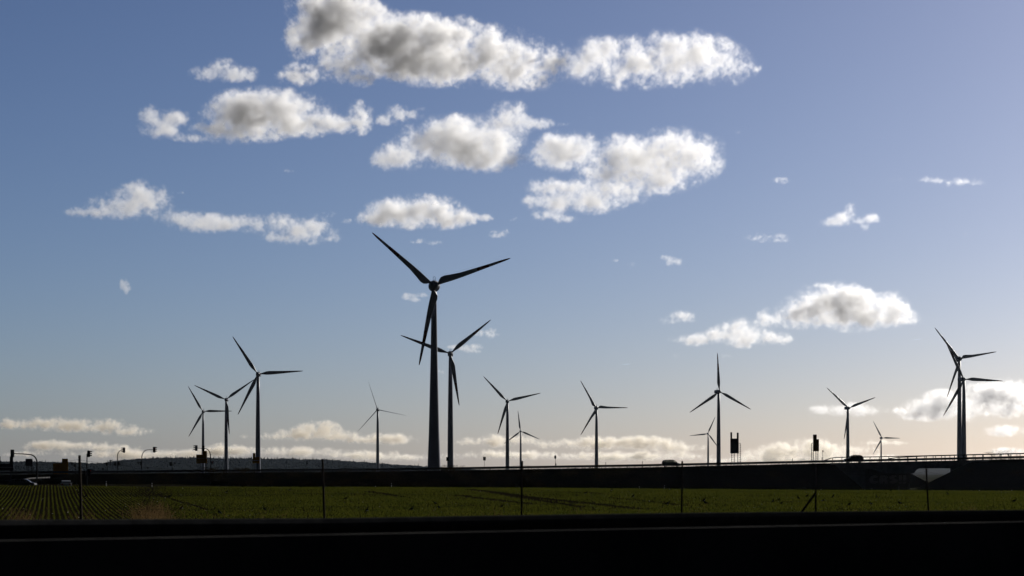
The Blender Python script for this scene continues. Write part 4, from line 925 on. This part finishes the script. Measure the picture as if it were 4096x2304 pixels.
def cauli(pf, seed, f=1.0):
    r = random.Random(seed); out = []
    for p in pf:
        out.append((p[0], p[1] + p[3] * .35, p[2] * 1.05, p[3] * .75))
        for _ in range(max(3, int(p[2] / 9))):
            u = r.uniform(-1, 1); s = r.uniform(.35, .75) * p[3] * f
            out.append((p[0] + u * p[2] * .9, p[1] - (1 - u * u) * p[3] * r.uniform(0, .75) + p[3] * .2, s * r.uniform(1.2, 2.2), s))
    return out
def cloud(seed, label, puffs, dist=None, amp=0.72, k=0.030, wisp=0.5, vox=3.2, beta=3.3, bias=-.12, bil=.6, sharp=1.05, col=(.985, .985, .99, 1)):
    """puffs: (x, y, rx, ry[, depth]) in 2576 px units of the sky; turned into a volume at its own distance."""
    s = 4096.0 / 2576.0
    P = [[p[0] * s, p[1] * s, p[2] * s, p[3] * s, (p[4] * s if len(p) > 4 else (p[2] * p[3]) ** .5 * s * .8)] for p in puffs]
    x0 = min(p[0] - 1.5 * p[2] for p in P) - 20; x1 = max(p[0] + 1.5 * p[2] for p in P) + 20
    y0 = min(p[1] - 1.5 * p[3] for p in P) - 20; y1 = max(p[1] + 1.5 * p[3] for p in P) + 20
    dm = 1.3 * max(p[4] for p in P) + 8
    ym = sum(p[1] for p in P) / len(P)
    if dist is None: dist = min(30000.0, 900.0 / max(1e-3, (HY - ym) / FPX))
    vd = vox * 1.6
    nx = int((x1 - x0) / vox) + 1; nz = int((y1 - y0) / vox) + 1; ny = int(2 * dm / vd) + 1
    X = np.linspace(x0, x1, nx, dtype=np.float32)[:, None, None]
    Y = np.linspace(-dm, dm, ny, dtype=np.float32)[None, :, None]
    Z = np.linspace(y0, y1, nz, dtype=np.float32)[None, None, :]
    rng = np.random.default_rng(seed)
    shp = (nx, ny, nz)
    n1 = cloud_noise(rng, shp, (vox, vd, vox), beta)
    n2 = cloud_noise(rng, shp, (vox, vd, vox), beta - .1, 1.0 / 75.0)
    n3 = cloud_noise(rng, shp, (vox, vd, vox), beta - .9, 1.0 / 30.0)
    F = np.full(shp, -9.0, np.float32)
    acc = np.zeros(shp, np.float32)
    for p in P:
        q = 1.0 - np.sqrt(((X - p[0]) / p[2]) ** 2 + (Y / p[4]) ** 2 + ((Z - p[1]) / p[3]) ** 2)
        acc += np.exp(5.0 * np.maximum(q, -3))
    F = np.log(acc + 1e-9) / 5.0
    # drag the fine noise along the coarse noise: curled, torn edges
    wx = (np.roll(n1, 17, 0) * 7).astype(np.int32); wz = (np.roll(n1, 31, 0) * 5).astype(np.int32)
    ix = (np.arange(nx)[:, None, None] + wx) % nx; iz = (np.arange(nz)[None, None, :] + wz) % nz
    n2 = n2[ix, np.arange(ny)[None, :, None], iz]
    # billows: rounded lobes outwards, creases between them; torn more in some places than in others
    tear = np.clip(.5 + .5 * np.roll(n1, 53, 0), .1, 1.2)
    f = F * 1.8 + bias + 1.15 * amp * n1 + bil * (np.abs(n2) - .8) + tear * .26 * amp * n3
    d = np.clip(f * sharp, 0, 1) ** 1.5
    w = np.clip(F * 1.8 + 0.85 + .9 * amp * n1, 0, 1) * np.clip(1.0 - 1.4 * np.abs(n3), 0, 1) ** 1.5 * tear
    d = np.maximum(d, wisp * w)
    fade = np.clip((F + .75) / .3, 0, 1); d *= fade
    for ax in (0, 1, 2): d = .6 * d + .2 * (np.roll(d, 1, ax) + np.roll(d, -1, ax))
    m = dist / FPX
    me = bpy.data.meshes.new('cloud'); n = nx * ny * nz
    me.vertices.add(n)
    at = me.attributes.new('d', 'FLOAT', 'POINT')
    # index = ix + nx*(iy + ny*iz), iz upwards
    at.data.foreach_set('value', np.ascontiguousarray(d[:, :, ::-1].transpose(2, 1, 0)).ravel())
    ob = bpy.data.objects.new('cloud', me); COL.objects.link(ob)
    ob.location = (0, dist, ZC)
    mn = ((x0 - 2048) * m, -dm * m, (HY - y1) * m); mx = ((x1 - 2048) * m, dm * m, (HY - y0) * m)
    g = bpy.data.node_groups.new('cloud_volume', 'GeometryNodeTree')
    g.interface.new_socket('Geometry', in_out='INPUT', socket_type='NodeSocketGeometry')
    g.interface.new_socket('Geometry', in_out='OUTPUT', socket_type='NodeSocketGeometry')
    A = g.nodes.new; K = g.links.new
    gi = A('NodeGroupInput'); go = A('NodeGroupOutput'); vc = A('GeometryNodeVolumeCube')
    vc.inputs['Min'].default_value = mn; vc.inputs['Max'].default_value = mx
    for nm, v in zip(('Resolution X', 'Resolution Y', 'Resolution Z'), shp): vc.inputs[nm].default_value = v
    po = A('GeometryNodeInputPosition'); su = A('ShaderNodeVectorMath'); su.operation = 'SUBTRACT'; su.inputs[1].default_value = mn
    mu = A('ShaderNodeVectorMath'); mu.operation = 'MULTIPLY'
    mu.inputs[1].default_value = tuple((c - 1) / (b - a) for a, b, c in zip(mn, mx, shp))
    K(po.outputs[0], su.inputs[0]); K(su.outputs[0], mu.inputs[0])
    sp = A('ShaderNodeSeparateXYZ'); K(mu.outputs[0], sp.inputs[0])
    def M(op, a, b=None, c=None):
        q = A('ShaderNodeMath'); q.operation = op
        for i, v in enumerate((a, b, c)):
            if v is None: continue
            if isinstance(v, (int, float)): q.inputs[i].default_value = v
            else: K(v, q.inputs[i])
        return q.outputs[0]
    r = [M('MINIMUM', M('MAXIMUM', M('ROUND', sp.outputs[i]), 0), shp[i] - 1) for i in range(3)]
    # float32 index is exact up to 16.7 million voxels
    idx = M('ADD', r[0], M('MULTIPLY', M('ADD', r[1], M('MULTIPLY', r[2], ny)), nx))
    si = A('GeometryNodeSampleIndex'); si.data_type = 'FLOAT'; si.domain = 'POINT'
    na = A('GeometryNodeInputNamedAttribute'); na.data_type = 'FLOAT'; na.inputs['Name'].default_value = 'd'
    K(gi.outputs[0], si.inputs['Geometry']); K(na.outputs['Attribute'], si.inputs['Value']); K(idx, si.inputs['Index'])
    K(si.outputs['Value'], vc.inputs['Density'])
    sm = A('GeometryNodeSetMaterial'); sm.inputs['Material'].default_value = cloud_mat('cloud', k / m, 0.6, col)
    K(vc.outputs[0], sm.inputs[0]); K(sm.outputs[0], go.inputs[0])
    md = ob.modifiers.new('volume', 'NODES'); md.node_group = g
    ob['kind'] = 'stuff'; ob['label'] = label
    return n
CL = [
 ('large grey-bellied cumulus at the top edge of the sky', [(840,15,75,62,38),(860,60,80,48,44),(790,95,48,42,30),(860,165,50,32,18),(955,118,95,44,80),(1040,115,105,48,105),(1160,92,50,32,32),(1130,160,105,38,55),(1245,135,72,46,34),(1322,158,75,45,26),(1380,142,26,20),(1290,200,40,14),(745,190,34,20),(790,185,24,15),(905,195,30,16)]),
 ('bright white cumulus with feathered right end', [(1450,170,35,25),(1500,140,50,32),(1560,180,70,28,40),(1640,150,90,45,40),(1700,120,60,30),(1750,150,80,42,40),(1820,170,55,28),(1872,168,26,9)]),
 ('small puffy cloud alone below the top left sky', [(520,185,30,14),(560,175,35,20),(600,185,35,14),(630,190,12,14)]),
 ('ragged small cloud at the left end of the second row', [(385,300,25,25),(400,325,35,18),(440,295,30,17),(420,345,12,8),(470,300,12,5)]),
 ('long cumulus with a grey heart and trailing wisps', [(600,285,60,32,55),(650,290,80,42,60),(710,280,80,35,40),(570,330,60,20),(490,347,40,8),(780,305,60,26),(850,310,60,18),(905,285,22,22),(900,310,25,20)]),
 ('small curved cloud with upturned right tail', [(965,300,18,10),(1000,290,25,18),(1035,290,30,10),(1062,275,14,6)]),
 ('cumulus with a tall bright turret at its right', [(975,405,30,16),(1020,385,45,28),(1080,360,60,35),(1150,350,70,40,60),(1180,385,70,28,55),(1250,345,50,40),(1285,305,33,38),(1230,400,50,22),(1280,400,35,13),(1340,310,35,12)]),
 ('compact rounded cloud between two larger ones', [(1365,380,30,20),(1420,380,55,33),(1460,370,38,24),(1400,410,45,13)]),
 ('big slanting white cloud left of centre right', [(1400,470,50,18),(1470,470,66,20),(1545,438,70,34,40),(1600,400,80,45,55),(1680,400,90,48,50),(1700,370,70,25),(1750,385,40,28),(1630,452,66,26),(1560,482,66,24),(1400,510,55,17),(1480,505,70,22),(1375,540,30,10),(1430,550,20,8)]),
 ('peaked cloud at the left end of the third row', [(230,533,50,11),(290,520,55,20),(345,505,50,30),(355,480,13,20),(390,510,35,26),(405,495,11,20)]),
 ('long low chain of small cloud puffs', [(430,545,30,14),(475,555,50,17),(530,562,50,15),(600,560,50,17),(650,565,25,11),(700,560,45,17),(750,580,60,26),(790,570,30,20),(700,600,30,8),(830,600,25,7)]),
 ('lens-shaped grey cloud above the tallest turbine', [(940,550,30,13),(1010,535,60,25,45),(1060,530,70,27,45),(1110,545,50,20),(1160,550,30,15),(1215,548,18,6)]),
 ('thin bright streak of cloud near the right edge', [(2360,453,35,7),(2410,457,50,9),(2450,462,25,4),(2270,450,22,6)]),
 ('small ragged bright cloud in the right sky', [(2098,560,26,9),(2122,548,20,14),(2137,533,12,20),(2160,556,14,6),(2188,550,18,10),(2176,572,8,8)]),
 ('flat-based heap cloud left of the right turbines', [(1960,800,40,18),(2020,785,50,28,40),(2060,765,45,28,40),(2120,765,55,36,35),(2160,790,70,28),(2230,770,38,26),(2240,800,50,15),(2100,807,80,12),(2270,808,30,7),(2060,718,24,8)]),
 ('ragged cloud above the low right horizon bank', [(1750,855,40,10),(1820,845,40,15),(1860,830,38,22),(1880,850,50,16),(1940,850,35,13),(1680,808,22,6),(1715,798,25,12)]),
 ('small cloud behind the slender turbine on the right', [(2080,1030,30,9),(2140,1030,50,12),(2190,1035,32,8)]),
 ('broad cloud bank behind the paired turbines', [(2280,1035,38,10),(2340,1028,60,20),(2380,1005,45,17),(2430,1018,60,26,35),(2480,1000,60,24,35),(2530,998,60,28,35),(2575,990,40,25),(2520,1030,60,17),(2300,1050,38,6)]),
 ('little flat clouds low at the right edge', [(2530,1084,38,10),(2575,1078,30,8),(2545,1136,40,8)]),
]
SMALL = [(1060,607,42,5),(1262,590,22,8),(1690,655,22,10),(1965,455,22,6),(1935,600,44,9),(315,722,11,12),(450,484,18,4),(1040,748,26,8),(1410,552,14,7),(1230,842,34,8),(1170,878,30,8),(1550,890,8,8),(1832,895,16,4),(1860,333,10,4),(1415,313,16,6),(820,540,20,5),(1550,656,6,3),(1588,667,9,5),(521,266,7,7),(874,556,12,5),(1490,298,9,3),(2430,590,5,4),(1700,895,5,3),(1110,936,6,4),(1236,836,16,8),(1690,852,10,6),(2335,805,14,5),(1290,552,8,4),(730,430,14,3),(600,1000,1,1)]
LOW = [
 ('low cloud bank with lit tops on the left horizon', [(40,1066,60,10),(110,1062,60,12),(180,1068,60,13),(250,1070,60,12),(320,1083,50,10),(130,1118,50,12),(190,1118,60,9),(250,1122,60,9),(350,1140,120,11),(470,1140,100,9),(60,1140,60,6)]),
 ('low cloud bank behind the left group of turbines', [(600,1130,90,10),(700,1095,60,8),(760,1090,60,13),(800,1080,38,15),(850,1095,50,10),(920,1105,50,7),(980,1102,50,11),(1010,1100,25,10),(750,1135,100,11),(870,1142,80,8),(1010,1148,90,8)]),
 ('low cloud bank along the middle horizon', [(1180,1110,50,8),(1240,1108,50,11),(1310,1105,40,9),(1400,1115,40,11),(1450,1115,50,11),(1510,1112,45,13),(1570,1110,60,11),(1640,1110,50,13),(1700,1122,55,10),(1300,1142,150,9),(1500,1146,150,9),(1680,1145,80,10)]),
 ('low cloud bank above the motorway bridge', [(1900,1150,40,11),(1960,1137,60,17),(2020,1127,50,17),(2080,1140,60,16),(2140,1130,50,13),(2220,1112,60,6),(2200,1150,60,10),(2050,1156,200,8)]),
]
def make_clouds():
    tot = 0
    for i, (lb, pf) in enumerate(CL): tot += cloud(11 + i, lb, pf, k={0: .037, 4: .034, 11: .038, 14: .036, 17: .04, 15: .03, 6: .026, 8: .024, 1: .027}.get(i, .024))
    for i, (lb, pf) in enumerate(LOW): tot += cloud(60 + i, lb, cauli(pf, i, 1.25), dist=60000.0, amp=.8, sharp=1.3, k=.05, vox=2.6, beta=3.0, col=(.95, .905, .82, 1), bias=-.28)
    for i, p in enumerate(SMALL[:-1]): 
        r = random.Random(i); q = [(p[0] + r.uniform(-.9, .9) * p[2], p[1] + r.uniform(-.8, .8) * p[3], p[2] * r.uniform(.2, .45), p[3] * r.uniform(.35, .8)) for _ in range(8)]
        tot += cloud(90 + i, 'small thin wisp of cloud', q, wisp=.3, amp=.9, bias=-.35, k=.024, vox=2.2, beta=2.5)
    print('cloud voxels', tot)
build_land(); build_embankment(); build_hill(); build_bridge(); build_rails()
build_turbines(); build_signals(); build_cars(); build_fence(); build_near()
build_crop(); build_scrub(); build_birds(); build_rest(); make_clouds()
